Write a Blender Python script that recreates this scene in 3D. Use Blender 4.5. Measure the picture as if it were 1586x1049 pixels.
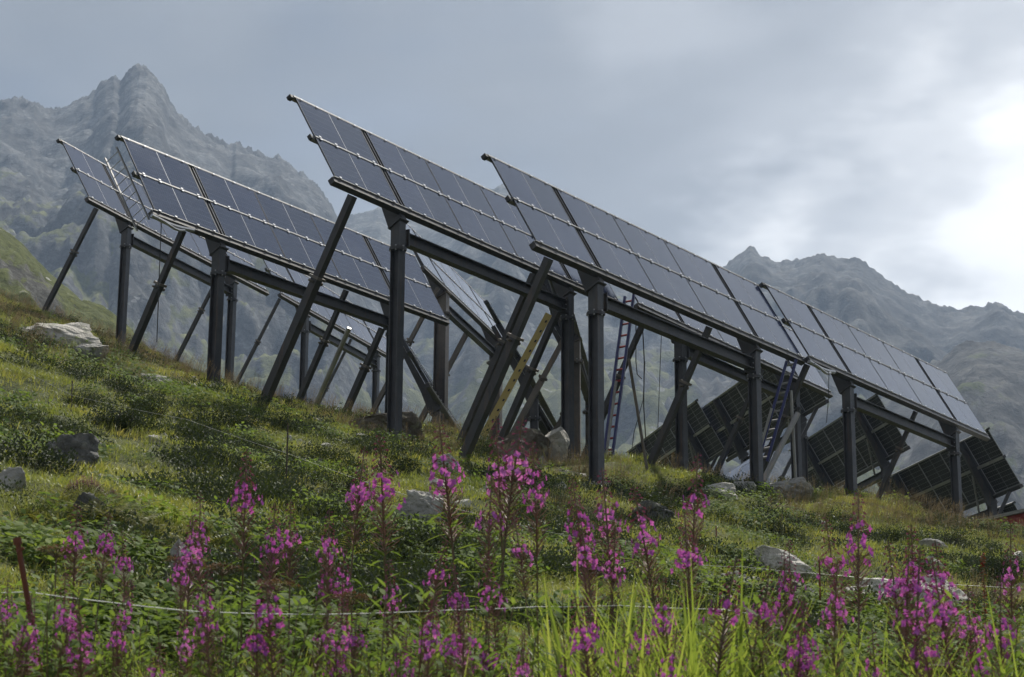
import bpy, math, random
import numpy as np
from mathutils import Matrix, Vector
R = math.radians
random.seed(7); rng = np.random.default_rng(7)
scn = bpy.context.scene
for o in list(bpy.data.objects): bpy.data.objects.remove(o)
COL = scn.collection

# ------------------------------------------------------------------ camera
PITCH, ROLL, FPX = R(14.0754), R(0.3288), 3070.6
cd = bpy.data.cameras.new('camera'); cam = bpy.data.objects.new('camera', cd); COL.objects.link(cam)
cd.sensor_width = 36; cd.lens = FPX / 1586 * 36; cd.clip_start = 0.1; cd.clip_end = 20000
_fw = np.array([0, math.cos(PITCH), math.sin(PITCH)]); _up0 = np.array([0, -math.sin(PITCH), math.cos(PITCH)])
_rt = math.cos(ROLL) * np.array([1., 0, 0]) + math.sin(ROLL) * _up0
_up = -math.sin(ROLL) * np.array([1., 0, 0]) + math.cos(ROLL) * _up0
cam.matrix_world = Matrix([[_rt[i], _up[i], -_fw[i], 0] for i in range(3)] + [[0, 0, 0, 1]])
cd.dof.use_dof = True; cd.dof.focus_distance = 44; cd.dof.aperture_fstop = 9
scn.camera = cam

# ------------------------------------------------------------------ world, sun, exposure
SUN_AZ, SUN_EL = R(20), R(54)            # azimuth clockwise from +Y
SUN = (math.sin(SUN_AZ) * math.cos(SUN_EL), math.cos(SUN_AZ) * math.cos(SUN_EL), math.sin(SUN_EL))
W = bpy.data.worlds.new('World'); scn.world = W; W.use_nodes = True
nt = W.node_tree; nt.nodes.clear()
def N(nt, t, loc=None, **kw):
    n = nt.nodes.new(t)
    for k, v in kw.items():
        if hasattr(n, k): setattr(n, k, v)
    return n
def mth(nt, op, a, b=None, c=None, clamp=False):
    n = nt.nodes.new('ShaderNodeMath'); n.operation = op; n.use_clamp = clamp
    for i, v in enumerate((a, b, c)):
        if v is None: continue
        if isinstance(v, (int, float)): n.inputs[i].default_value = v
        else: nt.links.new(v, n.inputs[i])
    return n.outputs[0]
def vmth(nt, op, a, b=None, out=0):
    n = nt.nodes.new('ShaderNodeVectorMath'); n.operation = op
    for i, v in enumerate((a, b)):
        if v is None: continue
        if isinstance(v, (tuple, list)): n.inputs[i].default_value = v
        else: nt.links.new(v, n.inputs[i])
    return n.outputs[out]
def ramp(nt, fac, stops, interp='LINEAR'):
    n = nt.nodes.new('ShaderNodeValToRGB'); n.color_ramp.interpolation = interp
    el = n.color_ramp.elements
    while len(el) < len(stops): el.new(0.5)
    for e, (p, c) in zip(el, stops):
        e.position = p; e.color = (c[0], c[1], c[2], 1) if len(c) == 3 else c
    nt.links.new(fac, n.inputs[0]); return n.outputs[0]
def noise(nt, vec, scale, detail=4, rough=0.55, dist=0.0):
    n = nt.nodes.new('ShaderNodeTexNoise'); n.inputs['Scale'].default_value = scale
    n.inputs['Detail'].default_value = detail; n.inputs['Roughness'].default_value = rough
    n.inputs['Distortion'].default_value = dist
    if vec is not None: nt.links.new(vec, n.inputs['Vector'])
    return n.outputs['Fac']
def mixc(nt, fac, a, b, typ='MIX'):
    n = nt.nodes.new('ShaderNodeMix'); n.data_type = 'RGBA'; n.blend_type = typ
    for i, v in ((0, fac), (6, a), (7, b)):
        if isinstance(v, (int, float)): n.inputs[i].default_value = v
        elif isinstance(v, (tuple, list)): n.inputs[i].default_value = (v[0], v[1], v[2], 1)
        else: nt.links.new(v, n.inputs[i])
    return n.outputs[2]
tc = N(nt, 'ShaderNodeTexCoord'); D = vmth(nt, 'NORMALIZE', tc.outputs['Generated'])
sky = N(nt, 'ShaderNodeTexSky'); sky.sky_type = 'NISHITA'; sky.sun_disc = False
sky.sun_elevation = SUN_EL; sky.sun_rotation = SUN_AZ; sky.altitude = 1900
sxyz = N(nt, 'ShaderNodeSeparateXYZ'); nt.links.new(D, sxyz.inputs[0])
den = mth(nt, 'ADD', mth(nt, 'MAXIMUM', sxyz.outputs[2], 0.0), 0.22)
cb = N(nt, 'ShaderNodeCombineXYZ')
nt.links.new(mth(nt, 'DIVIDE', sxyz.outputs[0], den), cb.inputs[0]); nt.links.new(mth(nt, 'DIVIDE', sxyz.outputs[1], den), cb.inputs[1])
P = vmth(nt, 'ADD', cb.outputs[0], (3.7, 1.3, 0.4))
n1 = noise(nt, P, 1.15, 4, 0.5, 0.3); n2 = noise(nt, P, 3.6, 4, 0.52, 0.0)
cl = mth(nt, 'ADD', mth(nt, 'MULTIPLY', n1, 0.75), mth(nt, 'MULTIPLY', n2, 0.25))
dots = mth(nt, 'MAXIMUM', vmth(nt, 'DOT_PRODUCT', D, (SUN[0], SUN[1], SUN[2]), out=1), 0.0)
glow = mth(nt, 'POWER', dots, 8.0)
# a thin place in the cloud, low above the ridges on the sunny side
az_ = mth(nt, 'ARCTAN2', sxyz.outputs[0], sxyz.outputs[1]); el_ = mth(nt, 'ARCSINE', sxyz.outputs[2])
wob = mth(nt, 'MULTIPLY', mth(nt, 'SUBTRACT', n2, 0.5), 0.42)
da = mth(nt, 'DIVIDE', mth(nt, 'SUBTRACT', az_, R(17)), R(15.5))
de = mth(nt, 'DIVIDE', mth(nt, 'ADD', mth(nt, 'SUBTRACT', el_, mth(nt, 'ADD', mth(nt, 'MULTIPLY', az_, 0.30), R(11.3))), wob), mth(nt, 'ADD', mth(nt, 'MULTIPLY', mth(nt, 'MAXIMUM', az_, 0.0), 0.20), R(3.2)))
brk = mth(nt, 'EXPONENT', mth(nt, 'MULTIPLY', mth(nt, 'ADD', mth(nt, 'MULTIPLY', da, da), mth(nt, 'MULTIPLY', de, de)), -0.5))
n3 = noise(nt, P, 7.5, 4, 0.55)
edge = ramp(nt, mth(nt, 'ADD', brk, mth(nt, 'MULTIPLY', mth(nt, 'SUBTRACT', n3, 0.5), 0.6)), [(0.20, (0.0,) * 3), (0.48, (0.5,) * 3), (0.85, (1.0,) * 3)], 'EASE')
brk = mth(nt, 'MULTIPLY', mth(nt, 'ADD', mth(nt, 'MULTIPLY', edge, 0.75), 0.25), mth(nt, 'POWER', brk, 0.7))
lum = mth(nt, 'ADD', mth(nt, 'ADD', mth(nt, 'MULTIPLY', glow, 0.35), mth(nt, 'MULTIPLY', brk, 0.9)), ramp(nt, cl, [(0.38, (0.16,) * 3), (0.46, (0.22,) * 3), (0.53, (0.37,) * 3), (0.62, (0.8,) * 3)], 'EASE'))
tint = ramp(nt, lum, [(0.2, (0.90, 0.96, 1.03)), (0.45, (0.94, 0.975, 1.02)), (0.75, (0.98, 0.99, 1.0)), (1.0, (1.0, 1.0, 0.99))])
ccol = mixc(nt, 1.0, tint, lum, 'MULTIPLY')
skyc = mixc(nt, 1.0, sky.outputs[0], (0.10, 0.10, 0.10), 'MULTIPLY')
cover = ramp(nt, n2, [(0.2, (0.8,) * 3), (0.5, (0.95,) * 3)])
wcol = mixc(nt, cover, skyc, ccol)
bg = N(nt, 'ShaderNodeBackground'); bg.inputs[1].default_value = 1.0; nt.links.new(wcol, bg.inputs[0])
wo = N(nt, 'ShaderNodeOutputWorld'); nt.links.new(bg.outputs[0], wo.inputs[0])
sd = bpy.data.lights.new('sun', 'SUN'); sd.energy = 5.0; sd.angle = R(0.7); sd.color = (1.0, 0.95, 0.86)
so = bpy.data.objects.new('sun', sd); COL.objects.link(so)
so.rotation_euler = Vector((-SUN[0], -SUN[1], -SUN[2])).to_track_quat('-Z', 'Y').to_euler()
scn.view_settings.view_transform = 'Standard'; scn.view_settings.look = 'None'
scn.view_settings.exposure = 0.4; scn.view_settings.gamma = 1.0; scn.view_settings.use_curve_mapping = False
scn.render.engine = 'CYCLES'; scn.cycles.use_denoising = True; scn.cycles.adaptive_threshold = 0.02
scn.cycles.max_bounces = 4; scn.cycles.diffuse_bounces = 2; scn.cycles.glossy_bounces = 2; scn.cycles.use_light_tree = False
scn.cycles.transmission_bounces = 2; scn.cycles.transparent_max_bounces = 4; scn.cycles.volume_bounces = 0
scn.cycles.caustics_reflective = False; scn.cycles.caustics_refractive = False

# ------------------------------------------------------------------ geometry of the view (pixels of the photograph -> directions)
def ray(px, py): return _fw + _rt * (px - 793) / FPX - _up * (py - 524.5) / FPX
def at(px, py, d): return ray(px, py) * d
def project(p):
    p = np.asarray(p, float); z = p @ _fw
    return 793 + FPX * (p @ _rt) / z, 524.5 - FPX * (p @ _up) / z

# ------------------------------------------------------------------ helpers
def tag(o, label=None, cat=None, group=None, kind=None):
    if label: o['label'] = label
    if cat: o['category'] = cat
    if group: o['group'] = group
    if kind: o['kind'] = kind
    return o
def link(o, parent=None):
    COL.objects.link(o)
    if parent is not None: o.parent = parent
    return o
def empty(name, loc, rz=0):
    o = bpy.data.objects.new(name, None); o.empty_display_size = 0.2
    o.location = loc; o.rotation_euler = (0, 0, rz); COL.objects.link(o); return o
class MB:
    def __init__(s): s.v = []; s.f = []; s.m = []; s.smooth = False
    def add(s, vs, fs, mi=0):
        b = len(s.v); s.v.extend([tuple(map(float, q)) for q in vs]); s.f.extend([tuple(b + i for i in f) for f in fs]); s.m.extend([mi] * len(fs))
    def obox(s, c, ax, ay, az, mi=0):      # oriented box from half-axis vectors
        c, ax, ay, az = map(np.asarray, (c, ax, ay, az))
        vs = [c + i * ax + j * ay + k * az for k in (-1, 1) for j in (-1, 1) for i in (-1, 1)]
        s.add(vs, [(0, 2, 3, 1), (4, 5, 7, 6), (0, 1, 5, 4), (2, 6, 7, 3), (0, 4, 6, 2), (1, 3, 7, 5)], mi)
    def box(s, x0, x1, y0, y1, z0, z1, mi=0):
        s.obox(((x0 + x1) / 2, (y0 + y1) / 2, (z0 + z1) / 2), ((x1 - x0) / 2, 0, 0), (0, (y1 - y0) / 2, 0), (0, 0, (z1 - z0) / 2), mi)
    def bar(s, p0, p1, w, h, side=(1, 0, 0), mi=0):
        p0, p1 = np.asarray(p0, float), np.asarray(p1, float); d = p1 - p0; L = np.linalg.norm(d); d = d / L
        sd_ = np.asarray(side, float); sd_ = sd_ - d * (sd_ @ d); sd_ /= np.linalg.norm(sd_); u = np.cross(sd_, d)
        s.obox((p0 + p1) / 2, sd_ * w / 2, u * h / 2, d * L / 2, mi)
    def hbeam(s, p0, p1, w, h, side=(1, 0, 0), tf=0.022, tw=0.016, mi=0):   # flanges lie along "side"
        p0, p1 = np.asarray(p0, float), np.asarray(p1, float); d = p1 - p0; L = np.linalg.norm(d); d = d / L
        sd_ = np.asarray(side, float); sd_ = sd_ - d * (sd_ @ d); sd_ /= np.linalg.norm(sd_); u = np.cross(sd_, d); c = (p0 + p1) / 2
        for k in (-1, 1): s.obox(c + u * k * (h / 2 - tf / 2), sd_ * w / 2, u * tf / 2, d * L / 2, mi)
        s.obox(c, sd_ * tw / 2, u * (h / 2 - tf - 0.001), d * L / 2, mi)
    def prism(s, pts, x0, x1, mi=0):       # polygon in Y-Z extruded along X
        n = len(pts); vs = [(x0, a, b) for a, b in pts] + [(x1, a, b) for a, b in pts]
        s.add(vs, [tuple(range(n))[::-1], tuple(range(n, 2 * n))] + [(i, (i + 1) % n, n + (i + 1) % n, n + i) for i in range(n)], mi)
    def tube(s, pts, r, n=5, mi=0, cap=True):
        pts = [np.asarray(p, float) for p in pts]; rs = r if hasattr(r, '__len__') else [r] * len(pts)
        b = len(s.v); ref = np.array([0.3, 0.2, 0.93])
        for i, p in enumerate(pts):
            d = pts[min(i + 1, len(pts) - 1)] - pts[max(i - 1, 0)]; d = d / (np.linalg.norm(d) + 1e-9)
            a = np.cross(d, ref)
            if np.linalg.norm(a) < 0.05: a = np.cross(d, (1, 0, 0))
            a /= np.linalg.norm(a); c = np.cross(d, a)
            for k in range(n):
                t = 2 * math.pi * k / n; s.v.append(tuple(p + rs[i] * (a * math.cos(t) + c * math.sin(t))))
        for i in range(len(pts) - 1):
            for k in range(n):
                s.f.append((b + i * n + k, b + i * n + (k + 1) % n, b + (i + 1) * n + (k + 1) % n, b + (i + 1) * n + k)); s.m.append(mi)
        if cap:
            s.f.append(tuple(range(b + n - 1, b - 1, -1))); s.m.append(mi)
            e = b + (len(pts) - 1) * n; s.f.append(tuple(range(e, e + n))); s.m.append(mi)
    def cyl(s, c, axis, r, h, n=8, mi=0):
        a = np.asarray(axis, float); a /= np.linalg.norm(a); c = np.asarray(c, float)
        s.tube([c - a * h / 2, c + a * h / 2], r, n, mi)
    def mesh(s, name, mats):
        me = bpy.data.meshes.new(name); me.from_pydata(s.v, [], s.f)
        for m_ in (mats if isinstance(mats, (list, tuple)) else [mats]): me.materials.append(m_)
        if any(s.m): me.polygons.foreach_set('material_index', s.m)
        if s.smooth: me.polygons.foreach_set('use_smooth', [True] * len(s.f))
        me.update(); return me
    def build(s, name, mats, parent=None):
        return link(bpy.data.objects.new(name, s.mesh(name, mats)), parent)
def grid_mesh(name, V, nu, nv, mats, smooth=True):
    i = np.arange(nu - 1)[:, None] * nv + np.arange(nv - 1)[None, :]
    F = np.stack([i, i + nv, i + nv + 1, i + 1], -1).reshape(-1, 4).astype(np.int32)
    me = bpy.data.meshes.new(name); me.vertices.add(len(V)); me.vertices.foreach_set('co', np.ascontiguousarray(V, np.float32).ravel())
    me.loops.add(F.size); me.loops.foreach_set('vertex_index', F.ravel())
    me.polygons.add(len(F)); me.polygons.foreach_set('loop_start', np.arange(0, F.size, 4, dtype=np.int32))
    me.polygons.foreach_set('use_smooth', np.full(len(F), smooth)); me.materials.append(mats); me.update(calc_edges=True); me.validate()
    return me
# gradient noise (numpy)
_perm = rng.permutation(512); _perm = np.concatenate([_perm, _perm, _perm])
_ang = rng.random(512) * 2 * math.pi
def pn(x, y):
    xi = np.floor(x).astype(int); yi = np.floor(y).astype(int); xf = x - xi; yf = y - yi
    def g(ix, iy, dx, dy):
        a = _ang[_perm[(_perm[ix & 511] + iy) & 511]]; return np.cos(a) * dx + np.sin(a) * dy
    u = xf ** 3 * (xf * (xf * 6 - 15) + 10); v = yf ** 3 * (yf * (yf * 6 - 15) + 10)
    a = g(xi, yi, xf, yf); b = g(xi + 1, yi, xf - 1, yf); c = g(xi, yi + 1, xf, yf - 1); d = g(xi + 1, yi + 1, xf - 1, yf - 1)
    return (a * (1 - u) + b * u) * (1 - v) + (c * (1 - u) + d * u) * v
def fbm(x, y, o=5, gain=0.5):
    s = 0; a = 1.0
    for k in range(o): s = s + a * pn(x * 2 ** k + 17.3 * k, y * 2 ** k - 9.1 * k); a *= gain
    return s
def ridged(x, y, o=5, gain=0.5):
    s = 0; a = 1.0
    for k in range(o): s = s + a * (1 - 2.2 * np.abs(pn(x * 2 ** k + 31.7 * k, y * 2 ** k + 5.9 * k))); a *= gain
    return s

# ------------------------------------------------------------------ materials
def mat(name, base=(0.5, 0.5, 0.5), rough=0.6, metal=0.0, spec=0.5):
    m_ = bpy.data.materials.new(name); m_.use_nodes = True; b = m_.node_tree.nodes['Principled BSDF']
    b.inputs['Base Color'].default_value = (*base, 1); b.inputs['Roughness'].default_value = rough
    b.inputs['Metallic'].default_value = metal; b.inputs['Specular IOR Level'].default_value = spec
    return m_, m_.node_tree, b
def bump(t, b, h, strength=0.4, dist=0.02):
    n = t.nodes.new('ShaderNodeBump'); n.inputs['Strength'].default_value = strength; n.inputs['Distance'].default_value = dist
    t.links.new(h, n.inputs['Height']); t.links.new(n.outputs[0], b.inputs['Normal']); return n
def objc(t): return t.nodes.new('ShaderNodeTexCoord').outputs['Object']
def posc(t): return t.nodes.new('ShaderNodeNewGeometry').outputs['Position']
M = {}
def steel(name, c0, c1, rough=0.55, metal=0.6):
    m_, t, b = mat(name, c0, rough, metal)
    p = posc(t); n = noise(t, p, 2.3, 6, 0.65); n2_ = noise(t, p, 24, 3, 0.6)
    f = mth(t, 'ADD', mth(t, 'MULTIPLY', n, 0.7), mth(t, 'MULTIPLY', n2_, 0.3))
    mp_ = t.nodes.new('ShaderNodeMapping'); mp_.inputs['Scale'].default_value = (9, 9, 0.8); t.links.new(p, mp_.inputs['Vector'])
    st_ = noise(t, mp_.outputs[0], 1.0, 5, 0.65)
    cs = ramp(t, f, [(0.35, c0), (0.62, c1), (0.8, (c1[0] * 1.35, c1[1] * 1.2, c1[2] * 1.05))])
    t.links.new(mixc(t, ramp(t, st_, [(0.55, (0,) * 3), (0.72, (0.5,) * 3)]), cs, (c1[0] * 1.5 + 0.03, c1[1] * 1.1 + 0.01, c1[2] * 0.8)), b.inputs['Base Color'])
    t.links.new(ramp(t, n2_, [(0.3, (rough - 0.12,) * 3), (0.7, (rough + 0.15,) * 3)]), b.inputs['Roughness'])
    M[name] = m_; return m_
steel('post_steel', (0.042, 0.044, 0.052), (0.078, 0.078, 0.083), 0.55, 0.35)
steel('beam_steel', (0.028, 0.029, 0.033), (0.052, 0.050, 0.050), 0.5, 0.35)
steel('brown_steel', (0.085, 0.075, 0.065), (0.15, 0.13, 0.11), 0.6, 0.2)
steel('galvanised', (0.22, 0.22, 0.225), (0.34, 0.34, 0.345), 0.5, 0.5)
steel('rust_steel', (0.10, 0.032, 0.018), (0.20, 0.065, 0.035), 0.75, 0.1)
M['clamp'] = mat('clamp', (0.78, 0.78, 0.79), 0.35, 0.8)[0]
M['black'] = mat('black_rubber', (0.015, 0.015, 0.016), 0.6)[0]
M['frame_dark'] = mat('frame_dark', (0.05, 0.052, 0.058), 0.35, 0.8)[0]
M['frame_light'] = mat('frame_light', (0.34, 0.35, 0.37), 0.4, 0.6)[0]
M['blue_paint'] = mat('blue_paint', (0.028, 0.035, 0.16), 0.45)[0]
M['red_paint'] = mat('red_paint', (0.30, 0.03, 0.035), 0.5)[0]
M['yellow_paint'] = mat('yellow_paint', (0.38, 0.29, 0.09), 0.5)[0]
M['white_rope'] = mat('white_rope', (0.72, 0.72, 0.68), 0.7)[0]
M['grey_wire'] = mat('grey_wire', (0.30, 0.30, 0.28), 0.5, 0.3)[0]
M['dark_wood'] = mat('dark_wood', (0.055, 0.04, 0.03), 0.8)[0]
# photovoltaic glass: dark cells, thin grid, faint dust
m_, t, b = mat('pv_glass', (0.012, 0.013, 0.02), 0.10, 0.0, 0.95)
oc = objc(t); sp = N(t, 'ShaderNodeSeparateXYZ'); t.links.new(oc, sp.inputs[0])
def gridline(out, step, w):
    f = mth(t, 'FRACT', mth(t, 'DIVIDE', out, step)); return mth(t, 'LESS_THAN', mth(t, 'ABSOLUTE', mth(t, 'SUBTRACT', f, 0.5)), w / step / 2)
gl = mth(t, 'MAXIMUM', gridline(sp.outputs[1], 0.182, 0.007), gridline(sp.outputs[0], 0.0915, 0.003))
dust = noise(t, posc(t), 1.1, 5, 0.6)
oi_ = t.nodes.new('ShaderNodeObjectInfo'); rnd = oi_.outputs['Random']
c0 = mixc(t, gl, mixc(t, rnd, (0.008, 0.014, 0.042), (0.015, 0.024, 0.068)), (0.075, 0.085, 0.115))
t.links.new(mixc(t, ramp(t, dust, [(0.4, (0, 0, 0)), (0.8, (0.04, 0.04, 0.04))]), c0, (0.30, 0.29, 0.27)), b.inputs['Base Color'])
t.links.new(mth(t, 'ADD', ramp(t, dust, [(0.3, (0.05,) * 3), (0.75, (0.12,) * 3)]), mth(t, 'MULTIPLY', rnd, 0.07)), b.inputs['Roughness'])
bump(t, b, noise(t, posc(t), 0.9, 2, 0.5), 0.25, 0.02)
M['pv_glass'] = m_
b.inputs['Specular Tint'].default_value = (0.62, 0.79, 1.0, 1)
m_, t, b = mat('pv_back', (0.02, 0.02, 0.022), 0.5, 0.0, 0.12)
oc = objc(t); sp = N(t, 'ShaderNodeSeparateXYZ'); t.links.new(oc, sp.inputs[0])
gl = mth(t, 'MAXIMUM', gridline(sp.outputs[1], 0.182, 0.012), gridline(sp.outputs[0], 0.183, 0.006))
t.links.new(mixc(t, gl, (0.014, 0.014, 0.015), (0.26, 0.26, 0.26)), b.inputs['Base Color']); M['pv_back'] = m_
# rock
def rockmat(name, dark, mid, light, sc=1.0, lichen=(0.30, 0.31, 0.22)):
    m_, t, b = mat(name, mid, 0.88, 0, 0.25)
    p = posc(t); n = noise(t, p, 1.7 * sc, 8, 0.62, 0.6); n2_ = noise(t, p, 13 * sc, 5, 0.6); v = t.nodes.new('ShaderNodeTexVoronoi'); v.inputs['Scale'].default_value = 5 * sc
    t.links.new(p, v.inputs['Vector'])
    c = ramp(t, mth(t, 'ADD', mth(t, 'MULTIPLY', n, 0.65), mth(t, 'MULTIPLY', n2_, 0.35)), [(0.3, dark), (0.5, mid), (0.68, light)])
    c = mixc(t, ramp(t, noise(t, p, 4.2 * sc, 4), [(0.56, (0, 0, 0)), (0.66, (0.55,) * 3)]), c, lichen)
    c = mixc(t, ramp(t, noise(t, p, 7.1 * sc, 6, 0.7), [(0.60, (0, 0, 0)), (0.68, (0.7,) * 3)]), c, (dark[0] * 0.5, dark[1] * 0.5, dark[2] * 0.5))
    t.links.new(c, b.inputs['Base Color'])
    h = mth(t, 'ADD', mth(t, 'MULTIPLY', n, 1.0), mth(t, 'ADD', mth(t, 'MULTIPLY', n2_, 0.35), mth(t, 'MULTIPLY', v.outputs['Distance'], 0.2)))
    bump(t, b, h, 1.0, 0.16 / sc); M[name] = m_
rockmat('rock_grey', (0.14, 0.14, 0.13), (0.32, 0.31, 0.29), (0.50, 0.49, 0.45))
rockmat('rock_pale', (0.24, 0.23, 0.21), (0.46, 0.44, 0.40), (0.64, 0.62, 0.56))
rockmat('rock_brown', (0.07, 0.058, 0.045), (0.145, 0.125, 0.10), (0.24, 0.21, 0.17))
rockmat('rock_dark', (0.045, 0.047, 0.045), (0.10, 0.10, 0.095), (0.24, 0.235, 0.22))
# soil and short turf under the plants
m_, t, b = mat('turf', (0.07, 0.08, 0.03), 0.95, 0, 0.15)
p = posc(t); n = noise(t, p, 0.33, 5, 0.6); n2_ = noise(t, p, 2.7, 6, 0.65); n3 = noise(t, p, 19, 4, 0.6)
c = ramp(t, mth(t, 'ADD', mth(t, 'MULTIPLY', n, 0.6), mth(t, 'MULTIPLY', n2_, 0.4)), [(0.34, (0.045, 0.055, 0.02)), (0.47, (0.085, 0.10, 0.034)), (0.57, (0.12, 0.128, 0.045)), (0.68, (0.17, 0.145, 0.075))])
c = mixc(t, ramp(t, n3, [(0.42, (0.0,) * 3), (0.72, (0.75,) * 3)]), c, (0.028, 0.030, 0.014))
t.links.new(c, b.inputs['Base Color']); bump(t, b, mth(t, 'ADD', n2_, mth(t, 'MULTIPLY', n3, 0.6)), 0.9, 0.12); M['turf'] = m_
m_, t, b = mat('gravel', (0.2, 0.19, 0.17), 0.95, 0, 0.2)
p = posc(t); v = t.nodes.new('ShaderNodeTexVoronoi'); v.inputs['Scale'].default_value = 22; t.links.new(p, v.inputs['Vector'])
t.links.new(ramp(t, noise(t, p, 6, 6, 0.7), [(0.35, (0.06, 0.055, 0.04)), (0.5, (0.16, 0.15, 0.13)), (0.65, (0.30, 0.29, 0.26))]), b.inputs['Base Color'])
bump(t, b, v.outputs['Distance'], 0.8, 0.04); M['gravel'] = m_
# leaves: a thin two-sided surface that lets some light through
def leafmat(name, stops, rough=0.5, trans=0.45, gloss=0.06, vein=0.0):
    m_ = bpy.data.materials.new(name); m_.use_nodes = True; t = m_.node_tree; t.nodes.clear()
    oi = t.nodes.new('ShaderNodeObjectInfo'); g = t.nodes.new('ShaderNodeNewGeometry')
    f = mth(t, 'ADD', mth(t, 'MULTIPLY', oi.outputs['Random'], 0.45), mth(t, 'ADD', mth(t, 'MULTIPLY', g.outputs['Random Per Island'], 0.35), mth(t, 'MULTIPLY', noise(t, g.outputs['Position'], 0.45, 3), 0.4)))
    c = ramp(t, mth(t, 'SUBTRACT', f, 0.1), stops)
    d = t.nodes.new('ShaderNodeBsdfDiffuse'); tr = t.nodes.new('ShaderNodeBsdfTranslucent'); gl_ = t.nodes.new('ShaderNodeBsdfGlossy')
    gl_.inputs['Roughness'].default_value = rough; gl_.inputs['Color'].default_value = (0.9, 0.92, 0.9, 1)
    t.links.new(c, d.inputs[0]); t.links.new(mixc(t, 1.0, c, (1.35, 1.3, 0.8), 'MULTIPLY'), tr.inputs[0])
    a = t.nodes.new('ShaderNodeMixShader'); a.inputs[0].default_value = trans; t.links.new(d.outputs[0], a.inputs[1]); t.links.new(tr.outputs[0], a.inputs[2])
    e = t.nodes.new('ShaderNodeMixShader'); e.inputs[0].default_value = gloss; t.links.new(a.outputs[0], e.inputs[1]); t.links.new(gl_.outputs[0], e.inputs[2])
    o = t.nodes.new('ShaderNodeOutputMaterial'); t.links.new(e.outputs[0], o.inputs[0]); M[name] = m_; return m_
leafmat('grass', [(0.1, (0.097, 0.126, 0.030)), (0.4, (0.182, 0.216, 0.046)), (0.7, (0.268, 0.277, 0.059)), (0.95, (0.427, 0.367, 0.122))], 0.45, 0.45, 0.05)
leafmat('dry_grass', [(0.1, (0.138, 0.098, 0.046)), (0.5, (0.241, 0.178, 0.098)), (0.9, (0.345, 0.253, 0.172))], 0.5, 0.35, 0.04)
leafmat('reed', [(0.1, (0.101, 0.146, 0.029)), (0.45, (0.187, 0.251, 0.051)), (0.8, (0.287, 0.330, 0.086)), (1.0, (0.431, 0.383, 0.172))], 0.45, 0.5, 0.02)
leafmat('shrub_leaf', [(0.1, (0.016, 0.024, 0.010)), (0.5, (0.030, 0.044, 0.016)), (0.85, (0.050, 0.067, 0.021)), (1.0, (0.084, 0.088, 0.029))], 0.5, 0.3, 0.025)
leafmat('herb_leaf', [(0.1, (0.056, 0.091, 0.025)), (0.5, (0.104, 0.159, 0.036)), (0.9, (0.181, 0.236, 0.056))], 0.55, 0.5, 0.012)
leafmat('fern', [(0.1, (0.081, 0.098, 0.023)), (0.5, (0.138, 0.153, 0.036)), (0.9, (0.218, 0.197, 0.051))], 0.45, 0.5, 0.04)
leafmat('petal', [(0.1, (0.305, 0.054, 0.381)), (0.5, (0.448, 0.096, 0.538)), (0.9, (0.574, 0.192, 0.672))], 0.5, 0.45, 0.03)
leafmat('bud', [(0.1, (0.13, 0.022, 0.06)), (0.6, (0.22, 0.04, 0.11)), (1.0, (0.28, 0.07, 0.15))], 0.5, 0.2, 0.04)
leafmat('pod', [(0.1, (0.15, 0.06, 0.06)), (0.5, (0.24, 0.10, 0.10)), (0.9, (0.33, 0.18, 0.16))], 0.5, 0.25, 0.04)
leafmat('stalk', [(0.1, (0.08, 0.06, 0.03)), (0.6, (0.13, 0.09, 0.045)), (1.0, (0.16, 0.07, 0.05))], 0.5, 0.1, 0.04)
leafmat('umbel', [(0.1, (0.10, 0.055, 0.035)), (0.6, (0.17, 0.10, 0.065)), (1.0, (0.24, 0.15, 0.10))], 0.6, 0.2, 0.02)
leafmat('heather', [(0.1, (0.11, 0.045, 0.085)), (0.6, (0.19, 0.07, 0.15)), (1.0, (0.26, 0.11, 0.21))], 0.6, 0.2, 0.02)
leafmat('sorrel', [(0.1, (0.18, 0.03, 0.022)), (0.8, (0.30, 0.06, 0.045))], 0.6, 0.2, 0.02)
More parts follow.
